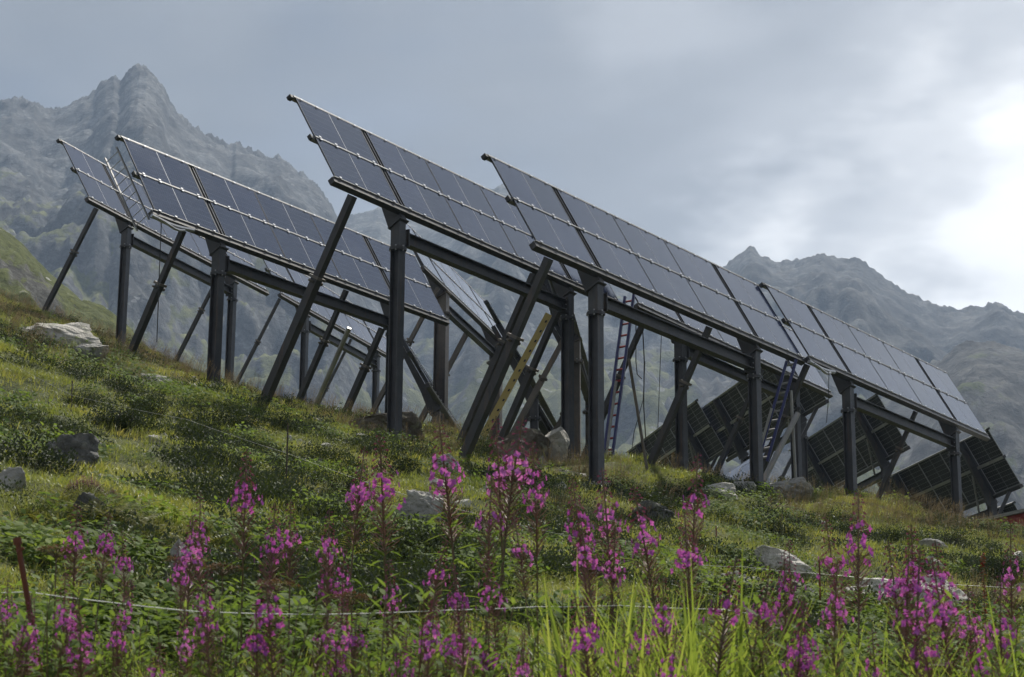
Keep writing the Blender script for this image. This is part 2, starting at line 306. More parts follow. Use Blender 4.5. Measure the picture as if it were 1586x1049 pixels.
# mountains: rock on steep faces, turf on gentle ones, scree between
def mountmat(name, grass_amt, ztop, zgrass, rock=(0.20, 0.20, 0.20), grass=(0.085, 0.10, 0.038), sc=1.0):
    m_, t, b = mat(name, rock, 0.95, 0, 0.1)
    g = t.nodes.new('ShaderNodeNewGeometry'); p = g.outputs['Position']; sN = N(t, 'ShaderNodeSeparateXYZ'); t.links.new(g.outputs['Normal'], sN.inputs[0])
    sP = N(t, 'ShaderNodeSeparateXYZ'); t.links.new(p, sP.inputs[0])
    big = noise(t, p, 0.006 * sc, 7, 0.6, 0.5); med = noise(t, p, 0.03 * sc, 7, 0.68); fine = noise(t, p, 0.22 * sc, 6, 0.75)
    rk = ramp(t, mth(t, 'ADD', mth(t, 'MULTIPLY', med, 0.6), mth(t, 'MULTIPLY', fine, 0.4)), [(0.40, tuple(x * 0.38 for x in rock)), (0.485, tuple(x * 0.8 for x in rock)), (0.54, tuple(x * 1.3 for x in rock)), (0.62, tuple(min(x * 2.4, 0.6) for x in rock))])
    gr = ramp(t, fine, [(0.35, tuple(x * 0.55 for x in grass)), (0.55, grass), (0.7, (grass[0] * 1.5, grass[1] * 1.35, grass[2] * 1.3))])
    vo = t.nodes.new('ShaderNodeTexVoronoi'); vo.inputs['Scale'].default_value = 0.11 * sc; t.links.new(p, vo.inputs['Vector'])
    blk = mth(t, 'MULTIPLY', mth(t, 'LESS_THAN', vo.outputs['Distance'], 0.20), ramp(t, noise(t, p, 0.02 * sc, 4, 0.6), [(0.45, (0,) * 3), (0.56, (0.85,) * 3)]))
    hz = mth(t, 'DIVIDE', mth(t, 'SUBTRACT', zgrass, sP.outputs[2]), ztop)      # >0 below the tree of grass
    f = mth(t, 'ADD', mth(t, 'ADD', mth(t, 'MULTIPLY', mth(t, 'SUBTRACT', sN.outputs[2], 0.74), 1.2), hz), mth(t, 'MULTIPLY', mth(t, 'SUBTRACT', big, 0.5), 1.8))
    f = mth(t, 'ADD', f, mth(t, 'MULTIPLY', mth(t, 'SUBTRACT', med, 0.5), 2.2)); f = mth(t, 'ADD', f, grass_amt)
    fac = ramp(t, f, [(0.42, (0,) * 3), (0.58, (1,) * 3)])
    t.links.new(mixc(t, blk, mixc(t, fac, rk, gr), tuple(min(x * 2.4, 0.5) for x in rock)), b.inputs['Base Color'])
    bump(t, b, mth(t, 'ADD', mth(t, 'MULTIPLY', med, 1.0), mth(t, 'MULTIPLY', fine, 0.35)), 0.7, 6.0 / sc); M[name] = m_
mountmat('peak_rock', 0.42, 300, 345, (0.078, 0.08, 0.08), (0.115, 0.125, 0.048))
mountmat('far_rock', 0.35, 380, 400, (0.085, 0.087, 0.085), (0.11, 0.12, 0.05), sc=0.7)
mountmat('right_rock', 0.22, 400, 190, (0.06, 0.06, 0.058), (0.07, 0.085, 0.03))
mountmat('knoll_turf', 0.85, 200, 60, (0.15, 0.15, 0.14), (0.085, 0.10, 0.032), sc=4.0)

# ------------------------------------------------------------------ solar tables: heading, position of the lower left glass corner
MOD_L, MOD_H, GAP, JG, RG = 2.278, 1.134, 0.23, 0.02, 0.05
TLEN = 5 * MOD_L + 2 * GAP + 2 * JG; TH = 2 * MOD_H + RG
C1 = MOD_L + GAP / 2; C2 = 4 * MOD_L + 2 * JG + 1.5 * GAP
TAB = {'C': (56.71, -3.751, 39.776, 13.482), 'D': (55.44, 0.483, 38.234, 11.623), 'E': (55.53, 7.363 * 1.01, 47.651 * 1.01, 11.561 * 1.01),
       'B': (56.61, -8.401, 44.390, 14.201), 'A': (68.57, -13.458, 60.035, 19.628), 'F': (70.40, -8.907, 73.740, 20.262),
       'G': (75.85, -2.802, 60.634, 17.588), 'H': (57.56, 3.179, 48.008, 12.987),
       'J3': (98.63, 15.525, 76.187, 14.892), 'J4': (99.87, 18.916, 72.633, 12.787), 'J1': (101.36, 11.547, 70.967, 15.583),
       'J2': (100.8, 8.963, 81.857, 15.817), 'J5': (102.06, 20.358, 75.224, 10.444),
       'P': (82.6, *at(818, 571, 57)), 'Q': (84.0, *at(664, 592, 60)), 'S': (84.0, *at(886, 478, 56))}
def tpoint(k, u, y=0.1):
    yaw, x, yy, z = TAB[k]; a = R(yaw)
    return x + u * math.cos(a) - y * math.sin(a), yy + u * math.sin(a) + y * math.cos(a), z

# ------------------------------------------------------------------ the ground: a hillside through the feet of the posts
ctl = []
def zfor(x, y, py):                       # height at (x, y) that is seen at picture row py
    lo, hi = -20.0, 60.0
    for _ in range(50):
        mi = (lo + hi) / 2
        if project((x, y, mi))[1] > py: lo = mi
        else: hi = mi
    return lo
for k, u, py in (('A', C1, 540), ('A', C2, 594), ('B', C1, 600), ('C', C1, 707), ('C', C2, 724), ('D', C1, 768), ('D', C2, 770), ('E', C1, 779), ('E', C2, 815), ('B', C2, 656), ('G', C1, 676)):
    x, y, _ = tpoint(k, u); ctl.append((x, y, zfor(x, y, py)))
for k, u, off, py in (('A', 0.61, 1.85, 492), ('B', 1.1, 1.75, 557), ('C', 0.76, 2.25, 639), ('D', 7.36, 1.8, 724), ('D', 0.63, 2.3, 706), ('E', 6.85, 1.15, 768)):
    x, y, _ = tpoint(k, u, off); ctl.append((x, y, zfor(x, y, py)))
def cpx(px, py, d):
    q = at(px, py, d); ctl.append(tuple(q))
for q in ((-30, 62, 21.5), (-20, 66, 18.6), (-28, 40, 16.0), (-4, 0, -1.3), (0, 0, -1.65), (4, 0, -1.9), (-30, 0, 3.0), (30, 0, -4.5), (-4, 9, 0.55), (0, 9, 0.2), (4, 9, -0.05),
          (-6, 20, 3.5), (0, 20, 2.45), (6, 20, 1.75), (-9, 32, 7.3), (0, 31, 4.75), (8, 32, 3.6), (-18, 20, 6.5), (20, 20, 0.0), (20, 40, 4.3),
          # the far side of the knoll falls away
          (-2, 75, 11.5), (6, 66, 8.6), (12, 72, 7.8), (18, 75, 6.8), (20, 90, 7.5), (10, 88, 10.0), (-5, 92, 13.5), (-18, 92, 17.0), (26, 62, 4.8), (30, 100, 4.0), (0, 115, 9.0), (-25, 115, 14.0)): ctl.append(q)
cpx(0, 474, 62); cpx(100, 497, 62); cpx(1586, 846, 50); cpx(1560, 848, 54); cpx(1440, 818, 54); cpx(1500, 832, 56)
for px, py in ((415, 640), (480, 648), (545, 646), (600, 652), (660, 668), (715, 676), (760, 686), (815, 706), (870, 724), (915, 727), (960, 730), (1000, 733), (1050, 743), (1100, 751), (1150, 759), (1200, 777), (1250, 788), (1300, 797), (1350, 806), (1400, 814)):
    if px < 700: cpx(px, py + 5, 55); cpx(px, py + 12, 63)
    else: cpx(px, py + 8, 53.5); cpx(px, py + 30, 60)
ctl = np.array(ctl, float)
def _tps(r2): return np.where(r2 > 1e-9, 0.5 * r2 * np.log(np.maximum(r2, 1e-9)), 0)
_n = len(ctl); _K = _tps(((ctl[:, None, :2] - ctl[None, :, :2]) ** 2).sum(-1)) + np.eye(_n) * 0.5
_Pm = np.c_[np.ones(_n), ctl[:, :2]]; _A = np.block([[_K, _Pm], [_Pm.T, np.zeros((3, 3))]])
_wv = np.linalg.solve(_A, np.r_[ctl[:, 2], 0, 0, 0])
def gz(x, y):
    x = np.asarray(x, float); y = np.asarray(y, float); sh = x.shape; X = x.ravel(); Y = y.ravel(); out = np.empty(len(X))
    for i in range(0, len(X), 20000):
        a, b_ = X[i:i + 20000], Y[i:i + 20000]
        out[i:i + 20000] = _tps((a[:, None] - ctl[None, :, 0]) ** 2 + (b_[:, None] - ctl[None, :, 1]) ** 2) @ _wv[:_n] + _wv[_n] + _wv[_n + 1] * a + _wv[_n + 2] * b_
    fade = np.clip((Y - 4) / 8, 0, 1)
    out += fade * (0.22 * fbm(X / 3.1, Y / 3.1, 3) + 0.10 * fbm(X / 0.8 + 40, Y / 0.8, 3) + 0.13 * np.maximum(fbm(X / 1.5 - 11, Y / 1.5 + 7, 2), -0.2))
    far = np.clip((Y - 105) / 60, 0, 1); out = out * (1 - far) + far * -25
    return out.reshape(sh)
def g1(x, y): return float(gz(np.array([x]), np.array([y]))[0])
def gp(px, py):                          # first point where the sight line meets the ground
    d = ray(px, py); ts = np.arange(5, 110, 0.15); h = d[2] * ts - gz(d[0] * ts, d[1] * ts); i = np.argmax(h < 0)
    if h[i] >= 0: i = int(np.argmin(h))
    t_ = ts[i] - (0.075 if i else 0); q = d * t_; return np.array([q[0], q[1], g1(q[0], q[1])])
xs = np.concatenate([np.linspace(-160, -24, 30)[:-1], np.arange(-24, 28, 0.26), np.linspace(28, 170, 30)])
ys = np.concatenate([np.linspace(-30, 4, 14)[:-1], np.arange(4, 66, 0.26), np.linspace(66, 190, 90)])
XX, YY = np.meshgrid(xs, ys, indexing='ij'); ZZ = gz(XX, YY)
o = link(bpy.data.objects.new('hillside_ground', grid_mesh('hillside_ground', np.c_[XX.ravel(), YY.ravel(), ZZ.ravel()], len(xs), len(ys), M['turf'])))
tag(o, 'grassy alpine hillside rising from the foreground to a crest', kind='structure')

# ------------------------------------------------------------------ mountains and valley
def azel(px, py):
    d = ray(px, py); return math.atan2(d[0], d[1]), math.atan2(d[2], math.hypot(d[0], d[1]))
def mountain(name, label, prof, rR, r0, z0, nA, nR, material, p=1.25, amp=60, wl=300, jag=4, seed=0, back=0.5, step=0.0):
    ae = np.array([azel(*q) for q in prof]); az = np.linspace(ae[0, 0], ae[-1, 0], nA); el = np.interp(az, ae[:, 0], ae[:, 1])
    tt = np.concatenate([np.linspace(0, 1, int(nR * 0.86)), np.linspace(1, 1 + back, nR - int(nR * 0.86) + 1)[1:]])
    A, T_ = np.meshgrid(az, tt, indexing='ij')
    ridge_r = rR * (1 + 0.06 * pn(A * 14 + seed, A * 0 + 2.2)); rr = r0 + (ridge_r - r0) * T_
    zr = ridge_r * np.tan(el)[:, None]; tc_ = np.clip(T_, 0, 1)
    Z = z0 + (zr - z0) * (tc_ ** p)
    X = rr * np.sin(A); Y = rr * np.cos(A)
    w = np.sin(np.pi * np.clip(tc_, 0, 1) ** 0.8) ** 0.7
    Z += amp * w * (0.55 * ridged(X / wl + seed, Y / (wl * 1.6) + seed, 6, 0.52) - 0.35)
    Z += amp * 0.5 * w * fbm(X / (wl * 0.35) + 3 * seed, Y / (wl * 0.35), 5, 0.55)
    Z += amp * 0.11 * w * (ridged(X / (wl * 0.2) - seed, Y / (wl * 0.26) + seed, 4, 0.5) - 1.0)
    if step: Z += step * w * np.abs(np.sin(Z / 38.0 + 2.0 * pn(X / 260, Y / 260))) * (0.5 + pn(X / 170 + 9, Y / 170))
    edge = np.exp(-((T_ - 1) / 0.05) ** 2); Z += jag * edge * (ridged(X / 26 + seed, Y / 26, 4, 0.55) - 1.5)
    bk = np.clip(T_ - 1, 0, None); Z -= bk * (ridge_r - r0) * 0.75
    me = grid_mesh(name, np.c_[X.ravel(), Y.ravel(), Z.ravel()], nA, len(tt), M[material])
    return tag(link(bpy.data.objects.new(name, me)), label, kind='structure')
LP = [(-160, 215), (-80, 172), (-30, 160), (0, 158), (20, 152), (33, 155), (55, 157), (65, 165), (85, 170), (105, 162), (130, 149), (148, 143), (152, 134), (165, 122), (178, 118), (187, 127), (195, 116), (205, 106),
      (217, 101), (228, 104), (240, 118), (255, 138), (263, 157), (275, 170), (290, 190), (315, 205), (335, 215), (360, 227), (366, 222), (378, 227), (400, 235), (435, 243), (455, 254), (480, 276), (500, 298), (515, 318),
      (526, 345), (545, 385), (580, 430), (630, 490), (690, 560), (740, 620)]
mountain('peak_mountain', 'pointed rocky peak with a long ridge, hazy in the left background', LP, 1750, 330, -40, 470, 330, 'peak_rock', 1.28, 75, 260, 9, 3.1, step=14)
MP = [(420, 430), (480, 365), (525, 341), (550, 335), (575, 327), (590, 322), (610, 331), (640, 333), (680, 331), (720, 312), (762, 292), (775, 288), (790, 292), (830, 322), (900, 362), (1000, 400), (1080, 425), (1180, 470), (1300, 560)]
mountain('far_mountain', 'blue-grey far mountain slope seen between the solar tables', MP, 2250, 420, -60, 330, 250, 'far_rock', 1.2, 95, 420, 8, 7.7)
RP = [(880, 640), (960, 540), (1040, 452), (1100, 424), (1125, 411), (1140, 397), (1150, 386), (1162, 380), (1175, 390), (1190, 398), (1210, 403), (1235, 400), (1255, 393), (1275, 388), (1287, 394), (1296, 401), (1310, 398), (1325, 397),
      (1335, 402), (1350, 415), (1375, 432), (1400, 447), (1425, 463), (1435, 465), (1460, 475), (1500, 474), (1525, 473), (1540, 469), (1555, 472), (1570, 482), (1586, 487), (1650, 505), (1760, 540)]
mountain('twin_top_mountain', 'dark hazy mountain with two summits in the right background', RP, 2000, 380, -60, 400, 300, 'right_rock', 1.22, 80, 300, 6, 12.3)
KP = [(-260, 240), (-120, 300), (-40, 338), (0, 360), (30, 378), (60, 405), (95, 441), (130, 472), (170, 503), (230, 545), (300, 600), (360, 650)]
mountain('green_knoll', 'green grassy spur sloping in from the left edge', KP, 260, 105, 6, 160, 150, 'knoll_turf', 0.9, 9, 40, 1.2, 5.5)
RP2 = [(1150, 760), (1260, 690), (1340, 640), (1410, 590), (1450, 556), (1480, 535), (1510, 527), (1545, 531), (1586, 545), (1660, 570), (1760, 600)]
mountain('lower_spur', 'dark lower spur in front of the right mountain', RP2, 1150, 330, -50, 220, 180, 'right_rock', 1.1, 34, 150, 4, 21.9)
mb = MB(); mb.add([(-6000, -400, -70), (6000, -400, -70), (6000, 6000, -70), (-6000, 6000, -70)], [(0, 1, 2, 3)])
tag(mb.build('valley_floor', M['knoll_turf']), 'valley floor far below the hillside', kind='structure')
mb = MB(); mb.box(-2600, 2600, -300, 4700, -72, 850)
hm = bpy.data.materials.new('haze'); hm.use_nodes = True; t = hm.node_tree; t.nodes.clear()
pv = t.nodes.new('ShaderNodeVolumePrincipled'); pv.inputs['Color'].default_value = (0.56, 0.73, 1.0, 1); pv.inputs['Density'].default_value = 0.00020; pv.inputs['Anisotropy'].default_value = 0.1
ho = t.nodes.new('ShaderNodeOutputMaterial'); t.links.new(pv.outputs[0], ho.inputs['Volume'])
tag(mb.build('haze', hm), 'pale bluish mountain haze in the air', kind='stuff')

# ------------------------------------------------------------------ solar tables
def shared(name, fn, mats):
    b_ = MB(); fn(b_); return b_.mesh(name, mats)
S2, C2_ = math.sin(R(60)), math.cos(R(60))
def SV(v, n, x=0.0): return (x, v * C2_ - n * S2, v * S2 + n * C2_)      # (up the panel, out of the glass) -> local Y, Z
AX_S = np.array([0, C2_, S2]); AX_N = np.array([0, -S2, C2_]); AX_X = np.array([1., 0, 0])
def sbox(b_, x0, x1, v0, v1, n0, n1, mi=0):
    b_.obox(SV((v0 + v1) / 2, (n0 + n1) / 2, (x0 + x1) / 2), AX_X * (x1 - x0) / 2, AX_S * (v1 - v0) / 2, AX_N * (n1 - n0) / 2, mi)
FW = 0.018
def f_frame(b_):
    b_.box(0, MOD_L, 0, FW, -0.035, 0); b_.box(0, MOD_L, MOD_H - FW, MOD_H, -0.035, 0)
    b_.box(0, FW, FW, MOD_H - FW, -0.035, 0); b_.box(MOD_L - FW, MOD_L, FW, MOD_H - FW, -0.035, 0)
    b_.box(MOD_L / 2 - 0.008, MOD_L / 2 + 0.008, FW, MOD_H - FW, -0.012, -0.0035, 1)
MOD_FRAME = {k: shared('solar_module', f_frame, [M[a], M['frame_light']]) for k, a in (('d', 'frame_dark'), ('l', 'frame_light'))}
hw = (MOD_L - 2 * FW - 0.022) / 2 - 0.002
def f_pane(b_):
    b_.box(0, hw, 0, MOD_H - 2 * FW - 0.002, -0.010, -0.003); b_.m[0] = 1       # the rear face shows the cell grid more plainly
PANE = shared('glass_pane', f_pane, [M['pv_glass'], M['pv_back']])
BASE_S = Matrix(((1, 0, 0, 0), (0, C2_, -S2, 0), (0, S2, C2_, 0), (0, 0, 0, 1)))
USTART = [0, MOD_L + GAP, 2 * MOD_L + GAP + JG, 3 * MOD_L + GAP + 2 * JG, 4 * MOD_L + 2 * GAP + 2 * JG]
LOWER = shared('lower_beam', lambda b_: (sbox(b_, -0.09, TLEN + 0.09, -0.155, -0.02, -0.16, -0.02), sbox(b_, -0.05, TLEN + 0.05, -0.018, -0.002, -0.05, 0.006, 1)), [M['beam_steel'], M['galvanised']])
def f_mid(b_):
    sbox(b_, -0.07, TLEN + 0.05, MOD_H - 0.03, MOD_H + RG + 0.03, -0.13, -0.045)
    sbox(b_, 0.01, TLEN - 0.01, MOD_H + 0.006, MOD_H + RG - 0.006, -0.04, 0.012, 1); sbox(b_, -0.12, -0.075, MOD_H - 0.03, MOD_H + RG + 0.03, -0.12, -0.02, 2)
MIDR = shared('mid_rail', f_mid, [M['galvanised'], M['galvanised'], M['black']])
def f_top(b_):
    sbox(b_, -0.05, TLEN + 0.05, TH + 0.004, TH + 0.05, -0.12, 0.004); sbox(b_, -0.15, -0.055, TH - 0.03, TH + 0.055, -0.13, -0.01, 1)
TOPR = shared('top_rail', f_top, [M['galvanised'], M['black']])
def clamps(v, w=0.038):
    def f(b_):
        for u0 in USTART:
            for q in (0.17, 0.72, 1.50, 2.08):
                for vv in v: sbox(b_, u0 + q - 0.036, u0 + q + 0.036, vv - w / 2, vv + w / 2, 0.013, 0.026)
    return f
CLAMPS = [shared('clamp_row', clamps(v), M['clamp']) for v in ((0.012,), (MOD_H - 0.012, MOD_H + RG + 0.012), (TH - 0.006,))]
def f_arm(b_):
    pts = [SV(v, n)[1:] for v, n in ((TH, -0.165), (TH, -0.30), (0.5, -0.40), (-0.30, -0.52), (-0.30, -0.10), (-0.165, -0.10), (-0.165, -0.165))]
    b_.prism(pts[::-1], -0.085, 0.085)
    for sx in (-1, 1): sbox(b_, sx * 0.06 - 0.02, sx * 0.06 + 0.02, 0.0, TH, -0.15, -0.02, 1)
ARM = shared('support_arm', f_arm, [M['beam_steel'], M['frame_dark']])
POSTY, ZC = 0.10, -0.42      # post axis behind the lower edge; top of the post below it
def sym_oct(r, z, th, b_, x, y, mi=0):
    vs = []
    for zz in (z - th / 2, z + th / 2):
        for k in range(8): a = R(22.5 + 45 * k); vs.append((x + r * math.cos(a), y + r * math.sin(a), zz))
    b_.add(vs, [tuple(range(7, -1, -1)), tuple(range(8, 16))] + [(k, (k + 1) % 8, 8 + (k + 1) % 8, 8 + k) for k in range(8)], mi)
def make_table(key, label, steelm='post_steel', frames='d', braces=((0.75, 0.0, 0.2), (7.45, 0.0, 0.17)), third=False, pw=0.235, second=True, panels=True, group=None, strut=False):
    yaw, x, y, z = TAB[key]; a = R(yaw)
    px_, py_, _ = tpoint(key, C1, POSTY); base = g1(px_, py_)
    root = empty('solar_table', (x, y, base), a); zl = z - base
    tag(root, label, 'solar table', group)
    ins = Matrix.Translation((0, 0, zl))
    def put(name, me, mx=None, par=root):
        o_ = bpy.data.objects.new(name, me); link(o_, par)
        if mx is not None: o_.matrix_basis = mx
        return o_
    for j in (0, 1):
        for u0 in USTART:
            fr = put('solar_module', MOD_FRAME[frames], ins @ BASE_S @ Matrix.Translation((u0, j * (MOD_H + RG), 0)))
            for q in (FW + 0.001, MOD_L / 2 + 0.012): put('glass_pane', PANE, Matrix.Translation((q, FW + 0.001, 0)), fr)
    put('lower_beam', LOWER, ins); put('mid_rail', MIDR, ins); put('top_rail', TOPR, ins)
    for me in CLAMPS: tag(put('clamp_row', me, ins), kind='stuff')
    def gl(u, yy): # ground height below a local point, in local coordinates
        return g1(x + u * math.cos(a) - yy * math.sin(a), y + u * math.sin(a) + yy * math.cos(a)) - base
    zc = zl + ZC
    for u in (C1, C2):
        put('support_arm', ARM, Matrix.Translation((u, 0, zl)))
        b_ = MB(); zb = min(gl(u, POSTY) - 0.5, zc - 1.0); h = pw / 2
        b_.hbeam((u, POSTY, zb), (u, POSTY, zc - 0.60), pw, pw, side=(1, 0, 0))
        tn = math.tan(R(30)) * h
        b_.prism([(POSTY - h, zc - 0.535), (POSTY + h, zc - 0.535), (POSTY + h, zc - tn - 0.02), (POSTY - h, zc + tn - 0.02)], u - h, u + h)
        po = b_.build('post', M[steelm], root)
        if key in 'ABCDEFGH':
            bf = MB(); gq = gl(u, POSTY); sym_oct(pw * 1.25, gq - 0.12, 0.5, bf, u, POSTY); sym_oct(pw * 1.0, gq + 0.145, 0.025, bf, u, POSTY, 1); bf.build('footing', [M['rock_grey'], M[steelm]], po)
        b_ = MB(); sym_oct(pw * 0.86, zc - 0.583, 0.03, b_, u, POSTY); sym_oct(pw * 0.86, zc - 0.55, 0.028, b_, u, POSTY)
        for k in range(6):
            t_ = R(60 * k + 20); b_.cyl((u + pw * 0.72 * math.cos(t_), POSTY + pw * 0.72 * math.sin(t_), zc - 0.565), (0, 0, 1), 0.018, 0.13, 6, 1)
        b_.build('collar_flange', [M[steelm], M['galvanised']], po)
        b_ = MB(); b_.obox((u, POSTY, zc), (h + 0.05, 0, 0), AX_N * (h / math.cos(R(30)) + 0.06), AX_S * 0.014); b_.build('head_plate', M[steelm], po)
    b_ = MB(); zb = zc - 0.27; h = pw / 2
    b_.hbeam((C1 + h + 0.115, POSTY, zb), (C2 - h - 0.115, POSTY, zb), 0.22, 0.27, side=(0, 1, 0), tf=0.02)
    cbm = b_.build('cross_beam', M['beam_steel'], root)
    for sx, u in ((1, C1 + h), (-1, C2 - h)):
        b_ = MB(); b_.box(min(u, u + sx * 0.085), max(u, u + sx * 0.085), POSTY - 0.10, POSTY + 0.10, zb - 0.15, zb + 0.15)
        b_.box(min(u + sx * 0.086, u + sx * 0.113), max(u + sx * 0.086, u + sx * 0.113), POSTY - 0.15, POSTY + 0.15, zb - 0.20, zb + 0.20)
        for q in (-0.12, 0, 0.12):
            for w in (-0.11, 0.11): b_.cyl((u + sx * 0.125, POSTY + w, zb + q), (1, 0, 0), 0.016, 0.03, 6, 1)
        b_.build('end_plate', [M['beam_steel'], M['galvanised']], cbm)
    br = list(braces) if second else list(braces)[:1]
    if third: br.append((C2 - 0.45, -0.70, 0.2))
    dv = np.array([0, math.cos(R(62)), -math.sin(R(62))])
    for u, dz, w in br:
        p0 = np.array([u, POSTY + 0.02, zl - 0.20 + dz]); L_ = 0.5
        while L_ < 9 and (p0 + dv * L_)[2] > gl(u, (p0 + dv * L_)[1]): L_ += 0.08
        L_ += 0.35; j = 0.36 * L_
        b_ = MB(); b_.bar(p0, p0 + dv * (j + 0.3), w * 0.68, w * 0.68); bo = None
        b_.bar(p0 + dv * j, p0 + dv * L_, w * 0.8, w * 0.8)
        bo = b_.build('brace', M['beam_steel' if steelm == 'post_steel' else steelm], root)
        b_ = MB(); q = p0 + dv * j; b_.obox(q, (w * 0.62, 0, 0), np.cross(dv, (1, 0, 0)) * w * 0.62, dv * 0.03); b_.cyl(q + dv * 0.1, (1, 0, 0), 0.026, w + 0.22, 8); b_.cyl(q + dv * 0.1 + np.array([w / 2 + 0.08, 0, 0]), (1, 0, 0), 0.045, 0.03, 8)
        b_.build('brace_clamp', M['galvanised'] if w < 0 else M['brown_steel'], bo)
    if strut:
        b_ = MB(); b_.bar(SV(1.0, -0.32, C1 + 0.2) + np.array([0, 0, zl]), (C1 + 1.1, POSTY + 0.1, zb + 0.1), 0.06, 0.06); b_.build('strut', M['galvanised'], root)
    return root, zl
G1 = 'solar tables facing the camera side'
tabs = {}
tabs['C'] = make_table('C', 'tall solar table in the centre whose top corner rises highest into the sky', group=G1, third=True, braces=((0.76, 0, 0.23), (7.95, 0, 0.19)))
tabs['D'] = make_table('D', 'solar table right of the tallest one, its near corner overlapping that one', group=G1, braces=((0.63, 0, 0.22), (7.36, 0, 0.18)))
tabs['E'] = make_table('E', 'pale reflecting solar table at the right end of the row, nearest the twin summits', group=G1, braces=((0.1, 0, 0.18), (6.85, 0, 0.15)))
tabs['B'] = make_table('B', 'dark solar table left of centre with a metal ladder at its left end', group=G1, third=True, braces=((1.12, 0, 0.19), (7.45, 0, 0.17)))
tabs['A'] = make_table('A', 'leftmost bluish solar table in front of the pointed peak', group=G1, braces=((0.61, 0, 0.17), (8.6, 0, 0.15)))
tabs['F'] = make_table('F', 'distant pale grey solar table below the dark table left of centre', group=G1, braces=((0.13, 0, 0.14), (6.9, 0, 0.13)))
tabs['G'] = make_table('G', 'narrow bright solar table seen almost edge-on behind the tallest table', 'brown_steel', group=G1, pw=0.40, braces=((6.0, -0.3, 0.22), (2.0, 0, 0.18)))
tabs['H'] = make_table('H', 'solar table half hidden behind and below the one right of centre', group=G1, braces=((0.6, 0, 0.18), (7.4, 0, 0.16)))
tabs['P'] = make_table('P', 'edge-on solar table showing as a dark slanting line above the pale boulders', group=G1, braces=((3.2, 0, 0.2), (7.4, 0, 0.18)))
tabs['Q'] = make_table('Q', 'edge-on solar table crossing behind the brown post left of the boulders', group=G1, braces=((3.2, 0, 0.2), (7.4, 0, 0.18)))
tabs['S'] = make_table('S', 'edge-on solar table peeking out between the two central posts', 'brown_steel', group=G1, pw=0.32, braces=((1.2, 0, 0.2), (7.4, 0, 0.18)))
G2 = 'solar tables seen from behind'
for k, lb in (('J1', 'dark back of the solar table behind the blue-railed ladder at right of centre'), ('J2', 'dark back of the lowest-lying solar table left of the pale boulder on the crest'),
              ('J3', 'dark back of the middle solar table below the pale reflecting one'), ('J4', 'dark back of the solar table sticking out past the right end of the row'),
              ('J5', 'dark back of the solar table cut off by the right picture edge')):
    tabs[k] = make_table(k, lb, group=G2, frames='l', strut=True, braces=((0.8, 0, 0.17), (7.4, 0, 0.15)))

# ------------------------------------------------------------------ rocks
def rock_mesh(name, material, seed, flat=1.0, cuts=9, rough=0.16, sub=4):
    import bmesh
    r_ = np.random.default_rng(seed); bm = bmesh.new(); bmesh.ops.create_icosphere(bm, subdivisions=sub, radius=1.0)
    V = np.array([v.co[:] for v in bm.verts])
    for _ in range(cuts):                      # flatten facets
        n = r_.normal(size=3); n /= np.linalg.norm(n); d = r_.uniform(0.42, 0.82); s_ = V @ n; over = s_ > d
        V[over] -= np.outer((s_[over] - d) * 0.92, n)
    nz = fbm(V[:, 0] * 1.3 + seed, V[:, 1] * 1.3 + V[:, 2] * 1.7, 4, 0.55) + 0.5 * fbm(V[:, 2] * 3 + seed, V[:, 0] * 3 - V[:, 1] * 2.3, 3, 0.5)
    V *= (1 + rough * nz)[:, None]
    lay = np.sign(np.sin(V[:, 2] * 8 / flat + 2.5 * nz + seed + V[:, 0])); V[:, :2] *= (1 + 0.035 * lay)[:, None]
    ck = np.clip(ridged(V[:, 0] * 1.1 + seed * 1.7, V[:, 1] * 0.9 + V[:, 2] * 1.4, 2, 0.4) - 0.9, 0, 1); V *= (1 - 0.35 * ck)[:, None]
    for v, c in zip(bm.verts, V): v.co = c
    me = bpy.data.meshes.new(name); bm.to_mesh(me); bm.free()
    me.materials.append(M[material]); me.polygons.foreach_set('use_smooth', [len(me.polygons) < 0] * len(me.polygons)); return me
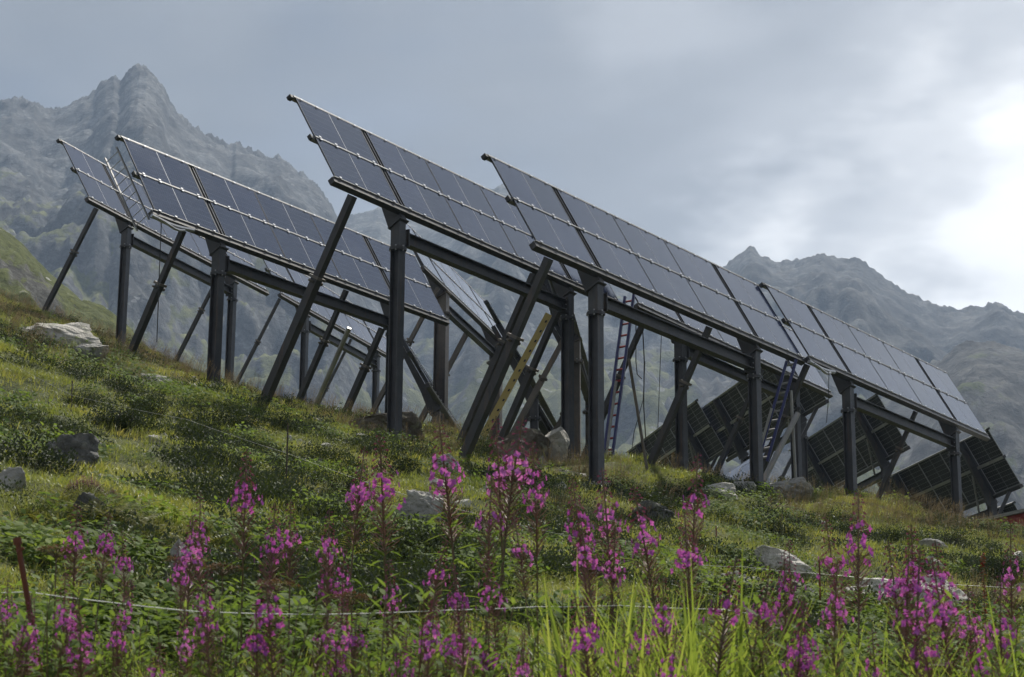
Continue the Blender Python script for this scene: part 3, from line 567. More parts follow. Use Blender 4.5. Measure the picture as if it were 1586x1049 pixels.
ROCKS = [
 # px, py (foot), width px, height px, material, tilt, turn, label
 (86, 532, 158, 44, 'rock_pale', 0.20, 0.1, 'large flat pale slab on the left crest'),
 (142, 556, 62, 30, 'rock_grey', 0.2, 0.4, 'grey ledge stone under the right end of the large flat slab'),
 (233, 590, 60, 18, 'rock_pale', 0.12, 0.3, 'low pale stone in the grass below the leftmost braces'),
 (10, 760, 48, 40, 'rock_grey', 0.0, 0.9, 'rounded grey boulder at the left picture edge'),
 (112, 722, 92, 62, 'rock_dark', 0.55, 0.3, 'dark streaked rock face sloping in the left grass'),
 (122, 815, 58, 54, 'rock_dark', 0.1, 1.4, 'lichen-covered dark boulder below the purple heather'),
 (270, 900, 36, 58, 'rock_grey', 0.1, 0.2, 'upright narrow stone among the ferns at lower left'),
 (603, 686, 128, 54, 'rock_brown', 0.0, 0.5, 'big brown flat-topped boulder behind the tallest table\'s front post'),
 (806, 712, 110, 54, 'rock_brown', 0.05, 0.9, 'wide brownish boulder at the foot of the central braces'),
 (858, 718, 66, 66, 'rock_pale', 0.1, 0.2, 'sunlit pale boulder beside the rear post of the tallest table'),
 (688, 730, 50, 30, 'rock_grey', 0.1, 0.3, 'grey wedge stone right of the tallest table\'s front post'),
 (650, 824, 80, 58, 'rock_grey', 0.2, 1.2, 'cracked grey outcrop in the middle of the slope'),
 (676, 757, 46, 18, 'rock_pale', 0.3, 0.2, 'thin pale stone above the cracked grey outcrop'),
 (716, 782, 30, 14, 'rock_pale', 0.1, 0.7, 'small white stone right of the cracked grey outcrop'),
 (1122, 772, 66, 26, 'rock_pale', 0.05, 0.1, 'pale rounded boulder on the crest left of a post'),
 (1160, 762, 40, 26, 'rock_grey', 0.1, 0.8, 'grey block wedged behind the pale crest boulder'),
 (1222, 770, 84, 32, 'rock_grey', 0.05, 0.4, 'heap-like grey rock at the post right of the pale crest boulder'),
 (1212, 892, 96, 48, 'rock_pale', 0.08, 0.6, 'upper of the two stacked boulders on the right slope'),
 (1222, 944, 112, 66, 'rock_dark', 0.12, 0.2, 'lower, darker of the two stacked boulders on the right slope'),
 (1412, 946, 200, 58, 'rock_pale', 0.14, 0.1, 'long pale slab lying flat behind the right-hand fireweed'),
 (1004, 812, 84, 36, 'rock_dark', 0.0, 0.3, 'shaded dark stone below the third front post'),
 (1448, 884, 46, 20, 'rock_grey', 0.1, 0.5, 'low grey stone between the right-hand shrubs'),
 (1448, 850, 36, 20, 'rock_grey', 0.1, 1.0, 'small grey stone near the last post'),
 (240, 684, 32, 12, 'rock_pale', 0.1, 0.2, 'small pale stone below the left dark shrubs'),
 (152, 692, 24, 10, 'rock_grey', 0.1, 0.2, 'small stone above the dark streaked rock face'),
 (1572, 878, 40, 22, 'rock_pale', 0.1, 0.2, 'pale stone at the right picture edge'),
 (885, 742, 60, 16, 'rock_pale', 0.1, 0.2, 'flat pale stone at the rear post foot of the tallest table'),
 (838, 726, 30, 18, 'rock_grey', 0.2, 0.9, 'small grey stone in front of the sunlit boulder'),
 (490, 655, 44, 12, 'rock_pale', 0.1, 0.2, 'flat pale stone below the thin brace left of the big brown boulder'),
 (566, 682, 40, 12, 'rock_pale', 0.15, 0.2, 'pale sliver of stone left of the tallest table\'s front post'),
 (870, 760, 26, 14, 'rock_grey', 0.1, 0.2, 'little grey stone left of the third front post'),
 (960, 890, 44, 14, 'rock_pale', 0.1, 0.2, 'pale stone showing behind the tall grass'),
 (300, 600, 22, 9, 'rock_pale', 0.1, 0.2, 'tiny pale stone right of the low pale stone'),
]
for i, (px, py, w, h, mt, tilt, turn, lb) in enumerate(ROCKS):
    q = gp(px, py); d = q @ _fw; W_ = w * d / FPX; H_ = h * d / FPX
    me = rock_mesh('boulder', mt, 40 + i, 1.0, 18, 0.12, 5 if w > 70 else (4 if w > 34 else 3))
    o = link(bpy.data.objects.new('boulder', me)); dep = min(max(W_ * 0.7, H_), 2.2)
    o.location = (q[0], q[1] + dep * 0.25, q[2] + H_ * 0.30); o.scale = (W_ * 0.68, dep * 0.6, H_ * 0.92)
    o.rotation_euler = (0.32 if mt == 'rock_pale' else 0.15, tilt, turn * 0.35); tag(o, lb, 'rock', 'rocks on the hillside')

# ------------------------------------------------------------------ plant building blocks
def leaf(b_, p, d, up, L, w, mi=0, bend=0.25, seg=2):
    d = np.asarray(d, float); d /= np.linalg.norm(d) + 1e-9; s_ = np.cross(d, up); ln = np.linalg.norm(s_)
    s_ = s_ / ln if ln > 1e-3 else np.array([1., 0, 0]); nrm = np.cross(s_, d); p = np.asarray(p, float)
    vs = [p]; 
    for k in range(1, seg): 
        t_ = k / seg; c = p + d * L * t_ - nrm * bend * L * t_ * t_; wd = w * (math.sin(math.pi * (t_ * 0.86 + 0.12)))
        vs += [c - s_ * wd / 2, c + s_ * wd / 2]
    vs.append(p + d * L - nrm * bend * L)
    fs = [(0, 2, 1)] + [(2 * k - 1, 2 * k, 2 * k + 2, 2 * k + 1) for k in range(1, seg - 1)] + [(2 * seg - 3, 2 * seg - 2, 2 * seg - 1)]
    b_.add(vs, fs, mi)
def blade(b_, p, az, H, w, lean, droop, seg=3, mi=0):
    ca, sa = math.cos(az), math.sin(az); s_ = np.array([-sa, ca, 0.]); p = np.asarray(p, float); vs = []
    for k in range(seg + 1):
        t_ = k / seg; o_ = lean * t_ + droop * t_ * t_ * 1.0; c = p + np.array([ca * o_ * H, sa * o_ * H, H * (t_ - 0.45 * droop * t_ ** 2)])
        wd = w * (1 - t_ ** 1.6) / 2
        if k == seg: vs.append(c)
        else: vs += [c - s_ * wd, c + s_ * wd]
    b_.add(vs, [(2 * k, 2 * k + 1, 2 * k + 3, 2 * k + 2) for k in range(seg - 1)] + [(2 * seg - 2, 2 * seg - 1, 2 * seg)], mi)
U = random.uniform
def src(name, b_, mats):
    return bpy.data.objects.new(name, b_.mesh(name, mats))
def tuft(n, H0, H1, w, spread, mats, droop=0.5, mi=0):
    b_ = MB()
    for _ in range(n):
        r_ = spread * math.sqrt(random.random()); a = U(0, 6.28); blade(b_, (r_ * math.cos(a), r_ * math.sin(a), -0.03), U(0, 6.28), U(H0, H1), w * U(0.7, 1.3), U(0.0, 0.35), U(0.1, droop), 3, mi)
    return b_
def seedgrass():
    b_ = tuft(14, 0.12, 0.3, 0.005, 0.12, None)
    for _ in range(9):
        a = U(0, 6.28); l_ = U(0.0, 0.25); H = U(0.35, 0.6); x0, y0 = U(-.12, .12), U(-.12, .12)
        top = np.array([x0 + l_ * math.cos(a) * H, y0 + l_ * math.sin(a) * H, H]); b_.tube([(x0, y0, 0), ((x0 + top[0]) / 2, (y0 + top[1]) / 2, H * 0.55), top], [0.002, 0.0015, 0.001], 3, 0, False)
        for k in range(12):
            q = top + np.array([0, 0, -0.012 * k]); leaf(b_, q, (U(-1, 1), U(-1, 1), U(0.4, 1.2)), (0, 0, 1), U(0.012, 0.03), 0.006, 0, 0.1)
    return b_
def shrub_mesh(n, lw, ll, seed, hgt=0.62):
    random.seed(seed); b_ = MB(); lob = [(U(-.55, .55), U(-.55, .55), U(0.35, 0.55), U(0.35, 1.0)) for _ in range(7)] + [(0, 0, 0.6, 1.0)]
    for _ in range(n):
        cx, cy, r_, hh = random.choice(lob); a = U(0, 6.28); e = math.asin(U(0.0, 1)); rr = r_ * U(0.62, 1.05)
        d = np.array([math.cos(a) * math.cos(e), math.sin(a) * math.cos(e), math.sin(e)]); p_ = np.array([cx, cy, 0]) + d * rr * np.array([1, 1, hgt * 2 * hh * 0.8])
        dd = d + np.array([U(-.9, .9), U(-.9, .9), U(-.2, 1.0)]); leaf(b_, p_, dd, (U(-.3, .3), U(-.3, .3), 1), ll * U(0.7, 1.3), lw * U(0.7, 1.3), 0, U(0, 0.3))
    return b_
def stems_mesh(seed, n=14):
    random.seed(seed); b_ = MB()
    for _ in range(n):
        a = U(0, 6.28); r_ = U(0.2, 0.7); b_.tube([(0.1 * math.cos(a), 0.1 * math.sin(a), -0.1), (r_ * 0.6 * math.cos(a), r_ * 0.6 * math.sin(a), 0.25), (r_ * math.cos(a + .2), r_ * math.sin(a + .2), 0.5)], [0.02, 0.014, 0.006], 4)
    return b_
def fern_mesh(seed, n=9):
    random.seed(seed); b_ = MB()
    for i in range(n):
        az = 6.28 * i / n + U(-.3, .3); H = U(0.45, 0.75); lean = U(0.35, 0.8); P_ = []
        for k in range(15):
            t_ = k / 14; P_.append(np.array([math.cos(az) * lean * H * (t_ + 0.35 * t_ * t_), math.sin(az) * lean * H * (t_ + 0.35 * t_ * t_), H * (t_ - 0.42 * t_ ** 2.2)]))
        b_.tube(P_[::2], 0.003, 3, 0, False)
        for k in range(2, 15):
            t_ = k / 14; Lp = 0.19 * H * 1.5 * math.sin(math.pi * (0.18 + 0.8 * t_)) + 0.01
            d = P_[k] - P_[k - 1]; d /= np.linalg.norm(d)
            for sgn in (-1, 1):
                s_ = np.array([-math.sin(az), math.cos(az), 0]) * sgn; leaf(b_, P_[k], s_ + d * 0.45 + np.array([0, 0, -0.12]), (0, 0, 1), Lp, 0.028, 0, 0.15)
    return b_
def herb_mesh(seed, H=0.8):                 # leafy non-flowering stems
    random.seed(seed); b_ = MB()
    for _ in range(3):
        a = U(0, 6.28); x0, y0 = U(-.12, .12), U(-.12, .12); tilt = U(0, .22); hh = H * U(0.7, 1.1)
        tip = np.array([x0 + math.cos(a) * tilt * hh, y0 + math.sin(a) * tilt * hh, hh]); b_.tube([(x0, y0, -0.03), tip], [0.004, 0.002], 4, 1, False)
        for k in range(26):
            t_ = 0.12 + 0.88 * k / 25; p_ = np.array([x0, y0, 0]) * (1 - t_) + tip * t_; az = 2.4 * k + U(-.3, .3)
            leaf(b_, p_, (math.cos(az), math.sin(az), U(0.1, 0.7) + (0.7 if k > 20 else 0)), (0, 0, 1), U(0.08, 0.14) * (1.1 - 0.4 * t_), U(0.014, 0.024), 0, U(0.2, 0.5), 3)
    return b_
def broad_mesh(seed):                        # low broad-leaved plants
    random.seed(seed); b_ = MB()
    for _ in range(70):
        a = U(0, 6.28); r_ = 0.3 * math.sqrt(random.random()); p_ = (r_ * math.cos(a), r_ * math.sin(a), U(0.02, 0.2)); az = U(0, 6.28)
        leaf(b_, p_, (math.cos(az), math.sin(az), U(-.1, .8)), (U(-.3, .3), U(-.3, .3), 1), U(0.05, 0.10), U(0.03, 0.055), 0, U(0.1, 0.4), 3)
    return b_
random.seed(11)
SRC = {}
SRC['grass'] = [src('grass_patch', tuft(360, 0.04, U(0.11, 0.18), 0.006, 0.5, None, 0.8), M['grass']) for _ in range(6)]
SRC['farg'] = [src('grass_patch_far', tuft(360, 0.06, U(0.14, 0.24), 0.011, 0.8, None, 0.8), M['grass']) for _ in range(6)]
SRC['dry'] = [src('dry_grass_tuft', seedgrass(), M['dry_grass']) for _ in range(3)]
SRC['reed'] = [src('broad_grass_tuft', tuft(9, 0.40, 1.1, 0.022, 0.10, None, 0.5), M['reed']) for _ in range(5)]
SRC['shrub'] = [src('low_shrub', shrub_mesh(700, 0.045, 0.075, 100 + k), M['shrub_leaf']) for k in range(4)]
SRC['broad'] = [src('broad_leaf_clump', broad_mesh(200 + k), M['herb_leaf']) for k in range(4)]
SRC['herb'] = [src('leafy_stem', herb_mesh(300 + k), [M['herb_leaf'], M['stalk']]) for k in range(5)]
SRC['fern'] = [src('fern_tuft', fern_mesh(400 + k), M['fern']) for k in range(3)]
stone_src = []
for k in range(4):
    me = rock_mesh('stone', 'rock_pale' if k % 2 else 'rock_grey', 900 + k, 1.0, 7, 0.12, 2); stone_src.append(bpy.data.objects.new('stone', me))
SRC['stone'] = stone_src
def scatter(name, label, key, P_, scl, tilt=0.15, lie=1.0):
    P_ = np.asarray(P_, float); n = len(P_); me = bpy.data.meshes.new(name); me.vertices.add(n); me.vertices.foreach_set('co', P_.astype(np.float32).ravel())
    a = me.attributes.new('rot', 'FLOAT_VECTOR', 'POINT')
    gx = (gz(P_[:, 0] + 0.4, P_[:, 1]) - gz(P_[:, 0] - 0.4, P_[:, 1])) / 0.8 * lie; gy = (gz(P_[:, 0], P_[:, 1] + 0.4) - gz(P_[:, 0], P_[:, 1] - 0.4)) / 0.8 * lie
    nz_ = np.c_[-gx + rng.normal(0, tilt, n), -gy + rng.normal(0, tilt, n), np.ones(n)]; nz_ /= np.linalg.norm(nz_, axis=1)[:, None]
    th = rng.random(n) * 6.283; xa = np.c_[np.cos(th), np.sin(th), np.zeros(n)]; xa -= nz_ * (xa * nz_).sum(1)[:, None]; xa /= np.linalg.norm(xa, axis=1)[:, None]; ya = np.cross(nz_, xa)
    rt = np.c_[np.arctan2(ya[:, 2], nz_[:, 2]), -np.arcsin(np.clip(xa[:, 2], -1, 1)), np.arctan2(xa[:, 1], xa[:, 0])].astype(np.float32); a.data.foreach_set('vector', rt.ravel())
    a = me.attributes.new('scl', 'FLOAT', 'POINT'); a.data.foreach_set('value', np.asarray(scl, np.float32))
    a = me.attributes.new('pick', 'INT', 'POINT'); a.data.foreach_set('value', rng.integers(0, len(SRC[key]), n).astype(np.int32))
    o = link(bpy.data.objects.new(name, me))
    col = bpy.data.collections.get('src_' + key)
    if col is None:
        col = bpy.data.collections.new('src_' + key)
        for s_ in SRC[key]: col.objects.link(s_)
    g = bpy.data.node_groups.new('scatter_' + name, 'GeometryNodeTree')
    g.interface.new_socket('Geometry', in_out='INPUT', socket_type='NodeSocketGeometry'); g.interface.new_socket('Geometry', in_out='OUTPUT', socket_type='NodeSocketGeometry')
    gi = g.nodes.new('NodeGroupInput'); go = g.nodes.new('NodeGroupOutput'); ip = g.nodes.new('GeometryNodeInstanceOnPoints'); ci = g.nodes.new('GeometryNodeCollectionInfo')
    ci.inputs['Collection'].default_value = col; ci.inputs['Separate Children'].default_value = True; ci.inputs['Reset Children'].default_value = True
    def attr(nm, ty):
        q = g.nodes.new('GeometryNodeInputNamedAttribute'); q.data_type = ty; q.inputs['Name'].default_value = nm; return q.outputs[0]
    mp = g.nodes.new('GeometryNodeMeshToPoints'); g.links.new(gi.outputs[0], mp.inputs[0])
    g.links.new(mp.outputs[0], ip.inputs['Points']); g.links.new(ci.outputs[0], ip.inputs['Instance']); ip.inputs['Pick Instance'].default_value = True
    g.links.new(attr('pick', 'INT'), ip.inputs['Instance Index']); g.links.new(attr('rot', 'FLOAT_VECTOR'), ip.inputs['Rotation']); g.links.new(attr('scl', 'FLOAT'), ip.inputs['Scale'])
    g.links.new(ip.outputs[0], go.inputs[0])
    md = o.modifiers.new('scatter', 'NODES'); md.node_group = g
    return tag(o, label, kind='stuff')
def sample(n, r0, r1, az0=-17, az1=17, pw=0.6):       # spread over the hillside, denser near the viewer
    u = rng.random(n); e = 1 - pw; r_ = (r0 ** e + u * (r1 ** e - r0 ** e)) ** (1 / e); a = np.radians(az0 + rng.random(n) * (az1 - az0))
    x, y = r_ * np.sin(a), r_ * np.cos(a); return x, y
def P3(x, y, dz=0.0): return np.c_[x, y, gz(x, y) + dz]
def patch(x, y, s_, o_): return fbm(x / s_ + o_, y / s_ - o_, 3)
x, y = sample(1500, 6.0, 24, -18, 18, -1.0); k = patch(x, y, 4.0, 5.0) > -0.6; x, y = x[k], y[k]
scatter('grass', 'short olive green alpine grass on the lower hillside', 'grass', P3(x, y, -0.01), rng.uniform(0.8, 1.25, len(x)), 0.06)
x, y = sample(4300, 21, 78, -18, 18, -0.6); k = patch(x, y, 4.0, 5.0) > -0.6; x, y = x[k], y[k]
scatter('crest_grass', 'olive green alpine grass on the upper hillside and crest', 'farg', P3(x, y, -0.01), rng.uniform(0.7, 1.15, len(x)), 0.06)
x, y = sample(6000, 14, 74); k = (patch(x, y, 3.0, 21.0) > 0.10) & (y > 14); x, y = x[k], y[k]
scatter('low_shrubs', 'dark green dwarf shrub cover on the slope', 'shrub', P3(x, y, -0.06), rng.uniform(0.25, 0.72, len(x)), 0.1)
x, y = sample(7000, 9, 66); k = patch(x, y, 3.3, 33.0) > 0.16; x, y = x[k], y[k]
scatter('broad_leaf_plants', 'bright low broad-leaved plants among the grass', 'broad', P3(x, y), rng.uniform(0.6, 1.3, len(x)), 0.15)
x, y = sample(9000, 26, 72); d_ = (patch(x, y, 4.5, 57.0) + np.clip((y - 44) / 30, -0.3, 0.35)) > 0.17; x, y = x[d_], y[d_]
qa = np.array([gp(U(1190, 1470), U(776, 826)) for _ in range(170)] + [gp(U(150, 330), U(530, 600)) for _ in range(70)] + [gp(U(620, 720), U(690, 720)) for _ in range(25)]); x = np.r_[x, qa[:, 0]]; y = np.r_[y, qa[:, 1]]
scatter('dry_grass', 'reddish brown seed-bearing grass along the crest', 'dry', P3(x, y), rng.uniform(0.5, 1.05, len(x)), 0.12)
x, y = sample(2600, 16, 60); k = patch(x, y, 2.6, 71.0) > 0.33; x, y = x[k], y[k]
scatter('scattered_stones', 'small loose stones lying in the grass', 'stone', P3(x, y, 0.0), rng.uniform(0.03, 0.13, len(x)), 0.5)
# stony bare strip left of the two stacked boulders
qa = np.array([gp(U(1085, 1190), U(872, 915)) for _ in range(120)]); scatter('path_stones', 'loose stones on the bare strip beside the stacked boulders', 'stone', qa, rng.uniform(0.02, 0.09, len(qa)), 0.5)
# foreground belt
def belt(n, px0, px1, d0, d1):
    px = rng.uniform(px0, px1, n); d = rng.uniform(d0, d1, n); q = np.array([ray(a, 800) for a in px]); s_ = d / np.hypot(q[:, 0], q[:, 1]); return q[:, 0] * s_, q[:, 1] * s_
def topscale(x, y, rows, H):
    z = np.array([zfor(a_, b1, r_) for a_, b1, r_ in zip(x, y, rows)]); return np.clip((z - gz(x, y)) / H, 0.25, 1.5)
x, y = belt(170, -40, 830, 7.4, 10.2); x2, y2 = belt(110, 830, 1640, 7.4, 9.6); rw = np.r_[rng.uniform(925, 1090, 170), rng.uniform(975, 1090, 110)]; x = np.r_[x, x2]; y = np.r_[y, y2]
scatter('leafy_stems', 'leafy green stems crowding the foreground', 'herb', P3(x, y), topscale(x, y, rw, 0.75), 0.1, 0)
x, y = belt(210, 850, 1150, 7.6, 9.8); x2, y2 = belt(230, 1180, 1640, 7.4, 9.8); x3, y3 = belt(50, 300, 840, 7.4, 9.0); rw = np.r_[rng.uniform(850, 1040, 210), rng.uniform(930, 1060, 230), rng.uniform(960, 1090, 50)]
x = np.r_[x, x2, x3]; y = np.r_[y, y2, y3]
scatter('broad_grass', 'tall bright broad-bladed grass in the right foreground', 'reed', P3(x, y), topscale(x, y, rw, 0.95), 0.1, 0)
qa = [gp(U(60, 200), U(770, 830)) for _ in range(12)] + [gp(U(210, 330), U(810, 880)) for _ in range(14)] + [gp(U(690, 750), U(672, 720)) for _ in range(9)] + [gp(U(430, 560), U(830, 900)) for _ in range(6)]
scatter('ferns', 'yellow-green ferns on the lower left slope and beside the central brace', 'fern', qa, rng.uniform(0.38, 0.7, len(qa)), 0.12, 0.3)

# ------------------------------------------------------------------ individual shrubs
random.seed(5)
SHR = [shrub_mesh(4200, 0.032, 0.048, 500 + k, 1.25).mesh('foliage', M['shrub_leaf']) for k in range(5)]
SHS = [stems_mesh(520 + k).mesh('stem', M['dark_wood']) for k in range(3)]
SHRUBS = [
 (186, 662, 120, 62, 'rounded dark shrub left of centre on the upper left slope'), (128, 628, 86, 42, 'dark shrub just below the large flat slab'),
 (232, 648, 90, 50, 'dark shrub directly right of the rounded upper left shrub'), (350, 668, 120, 52, 'broad dark shrub below the dark table\'s front post'),
 (430, 668, 90, 48, 'dark shrub at the foot of the long leaning brace'), (40, 800, 90, 54, 'dark shrub at the left edge below the rounded boulder'),
 (500, 715, 110, 52, 'dark shrub behind the thin dark fence stake'), (400, 700, 70, 34, 'low dark shrub left of the thin dark fence stake'),
 (530, 768, 110, 66, 'dense dark shrub mound on the middle slope'), (610, 742, 110, 52, 'dark shrub in front of the tallest table\'s front post'),
 (700, 812, 80, 56, 'dark shrub right of the cracked grey outcrop'), (470, 870, 120, 60, 'dark low shrub among the fireweed left of centre'),
 (560, 900, 150, 84, 'wide shadowy shrub in the lower centre'), (645, 872, 90, 46, 'dark shrub below the cracked grey outcrop'),
 (750, 712, 60, 56, 'shadowed shrub at the foot of the two crossing braces'), (960, 760, 80, 30, 'low leafy shrub right of the third front post'),
 (1040, 768, 110, 34, 'low leafy shrub left of the pale crest boulder'), (1010, 800, 110, 46, 'leafy shrub over the shaded dark stone'),
 (1475, 842, 100, 40, 'dark shrub at the foot of the last post'), (1548, 900, 110, 66, 'big dark shrub at the right picture edge'),
 (1390, 838, 90, 36, 'light leafy shrub left of the last post'), (1300, 812, 80, 34, 'leafy shrub below the dry grass on the crest'),
 (1180, 822, 90, 30, 'flat leafy shrub above the stacked boulders'), (300, 640, 60, 30, 'small shrub left of the dark table\'s front post'),
 (70, 690, 70, 36, 'dark shrub above the dark streaked rock face'), (1430, 900, 70, 34, 'dark shrub behind the long pale slab'), (820, 800, 70, 50, 'dark shrub behind the fireweed in the centre'),
 (380, 880, 90, 44, 'dark shrub behind the tallest left fireweed')]
for i, (px, py, w, h, lb) in enumerate(SHRUBS):
    q = gp(px, py); d = q @ _fw; W_ = w * d / FPX; H_ = h * d / FPX
    r_ = empty('shrub', (q[0], q[1] + W_ * 0.2, q[2] - 0.05), U(0, 6.28)); r_.scale = (W_ * 0.62, W_ * 0.52, H_ * 1.05); tag(r_, lb, 'shrub', 'shrubs on the hillside')
    tag(link(bpy.data.objects.new('foliage', SHR[i % 5]), r_), kind='stuff'); link(bpy.data.objects.new('stem', SHS[i % 3]), r_)
# heather
def heather_mesh(seed):
    random.seed(seed); f_ = MB(); l_ = MB()
    for _ in range(260):
        a = U(0, 6.28); r_ = math.sqrt(random.random()); p0 = np.array([r_ * math.cos(a), r_ * math.sin(a), (1 - r_ * r_) * 0.5]); tp = p0 + np.array([U(-.1, .1), U(-.1, .1), U(0.25, 0.45)])
        for k in range(7):
            q = p0 + (tp - p0) * (0.35 + 0.65 * k / 6); leaf(f_, q, (U(-1, 1), U(-1, 1), U(0, 1)), (0, 0, 1), 0.055, 0.035)
        for k in range(4): leaf(l_, p0 + (tp - p0) * U(0, .5), (U(-1, 1), U(-1, 1), U(0, 1)), (0, 0, 1), 0.09, 0.03)
    return f_, l_
for i, (px, py, w, h, lb) in enumerate(((130, 772, 62, 34, 'purple heather clump on top of the lichen-covered boulder'), (172, 782, 26, 28, 'small purple heather sprig right of the lichen-covered boulder'))):
    q = gp(px, py); d = q @ _fw; W_ = w * d / FPX; r_ = empty('heather', (q[0], q[1], q[2] + 0.02)); r_.scale = (W_ * 0.5, W_ * 0.5, h * d / FPX); tag(r_, lb, 'heather', 'heather clumps')
    f_, l_ = heather_mesh(600 + i); tag(f_.build('flowers', M['heather'], r_), kind='stuff'); tag(l_.build('leaves', M['shrub_leaf'], r_), kind='stuff')

# ------------------------------------------------------------------ fireweed
def fireweed(seed):                          # unit height 1 m, parts as meshes
    random.seed(seed); st, lf, fl, bd, pd = MB(), MB(), MB(), MB(), MB()
    bx, by = U(-.06, .06), U(-.06, .06)
    def axis(t_): return np.array([bx * t_ * t_ * 1.6, by * t_ * t_ * 1.6, t_])
    st.tube([axis(k / 8) for k in range(9)], [0.0055 * (1 - 0.7 * k / 8) + 0.001 for k in range(9)], 5)
    f0 = U(0.74, 0.79); f1 = U(0.84, 0.875); NF = random.choice((14, 18, 24, 30))
    n = 40
    for k in range(n):
        t_ = 0.10 + (f0 - 0.14) * k / n; az = 2.4 * k + U(-.3, .3); leaf(lf, axis(t_), (math.cos(az), math.sin(az), U(0.0, 0.5)), (0, 0, 1), U(0.08, 0.13), U(0.013, 0.02), 0, U(0.15, 0.45), 3)
    for k in range(60):                      # long seed pods
        t_ = f0 - 0.17 + 0.20 * k / 60; az = 2.4 * k + U(-.4, .4); p0 = axis(t_); d = np.array([math.cos(az), math.sin(az), U(0.5, 1.1)]); d /= np.linalg.norm(d)
        q = p0 + d * U(0.05, 0.085); pd.tube([p0, q], [0.0018, 0.0014], 3, 0, False)
    for k in range(NF):                      # open flowers: four petals each
        t_ = f0 + (f1 - f0) * (k / NF) + U(-.012, .012); az = 2.4 * k + U(-.5, .5); out = np.array([math.cos(az), math.sin(az), U(-0.1, 0.35)]); out /= np.linalg.norm(out)
        rr = 0.062 * (1.15 - 0.5 * k / NF) * U(0.55, 1.25); c = axis(t_) + out * rr; st.tube([axis(t_), c], 0.0011, 3, 0, False)
        a1 = np.cross(out, (0, 0, 1)); a1 /= np.linalg.norm(a1); a2 = np.cross(a1, out); ph = U(0, 1.5)
        for j in range(4):
            g_ = ph + j * math.pi / 2 + U(-.2, .2); e = a1 * math.cos(g_) + a2 * math.sin(g_); leaf(fl, c, e + out * 0.35, out, U(0.0115, 0.016), U(0.010, 0.0135), 0, 0.1, 3)
    for k in range(26):                      # drooping buds towards the tip
        t_ = f1 + (0.995 - f1) * k / 26; az = 2.4 * k; L_ = 0.026 * (1.1 - 0.8 * k / 26); p0 = axis(t_); d = np.array([math.cos(az), math.sin(az), 0.2 - 0.5 * (k < 16)])
        c = p0 + d * 0.022 * (1.2 - k / 30); leaf(bd, c, d + np.array([0, 0, -0.4]), (0, 0, 1), L_, 0.008, 0, 0); leaf(bd, c, d + np.array([0, 0, -0.4]), (-math.sin(az), math.cos(az), 0), L_, 0.008, 0, 0); bd.tube([p0, c], 0.0009, 3, 0, False)
    return [('stem', st.mesh('stem', M['stalk'])), ('leaves', lf.mesh('leaves', M['herb_leaf'])), ('flowers', fl.mesh('flowers', M['petal'])), ('buds', bd.mesh('buds', M['bud'])), ('seed_pods', pd.mesh('seed_pods', M['pod']))]
FWV = [fireweed(700 + k) for k in range(7)]
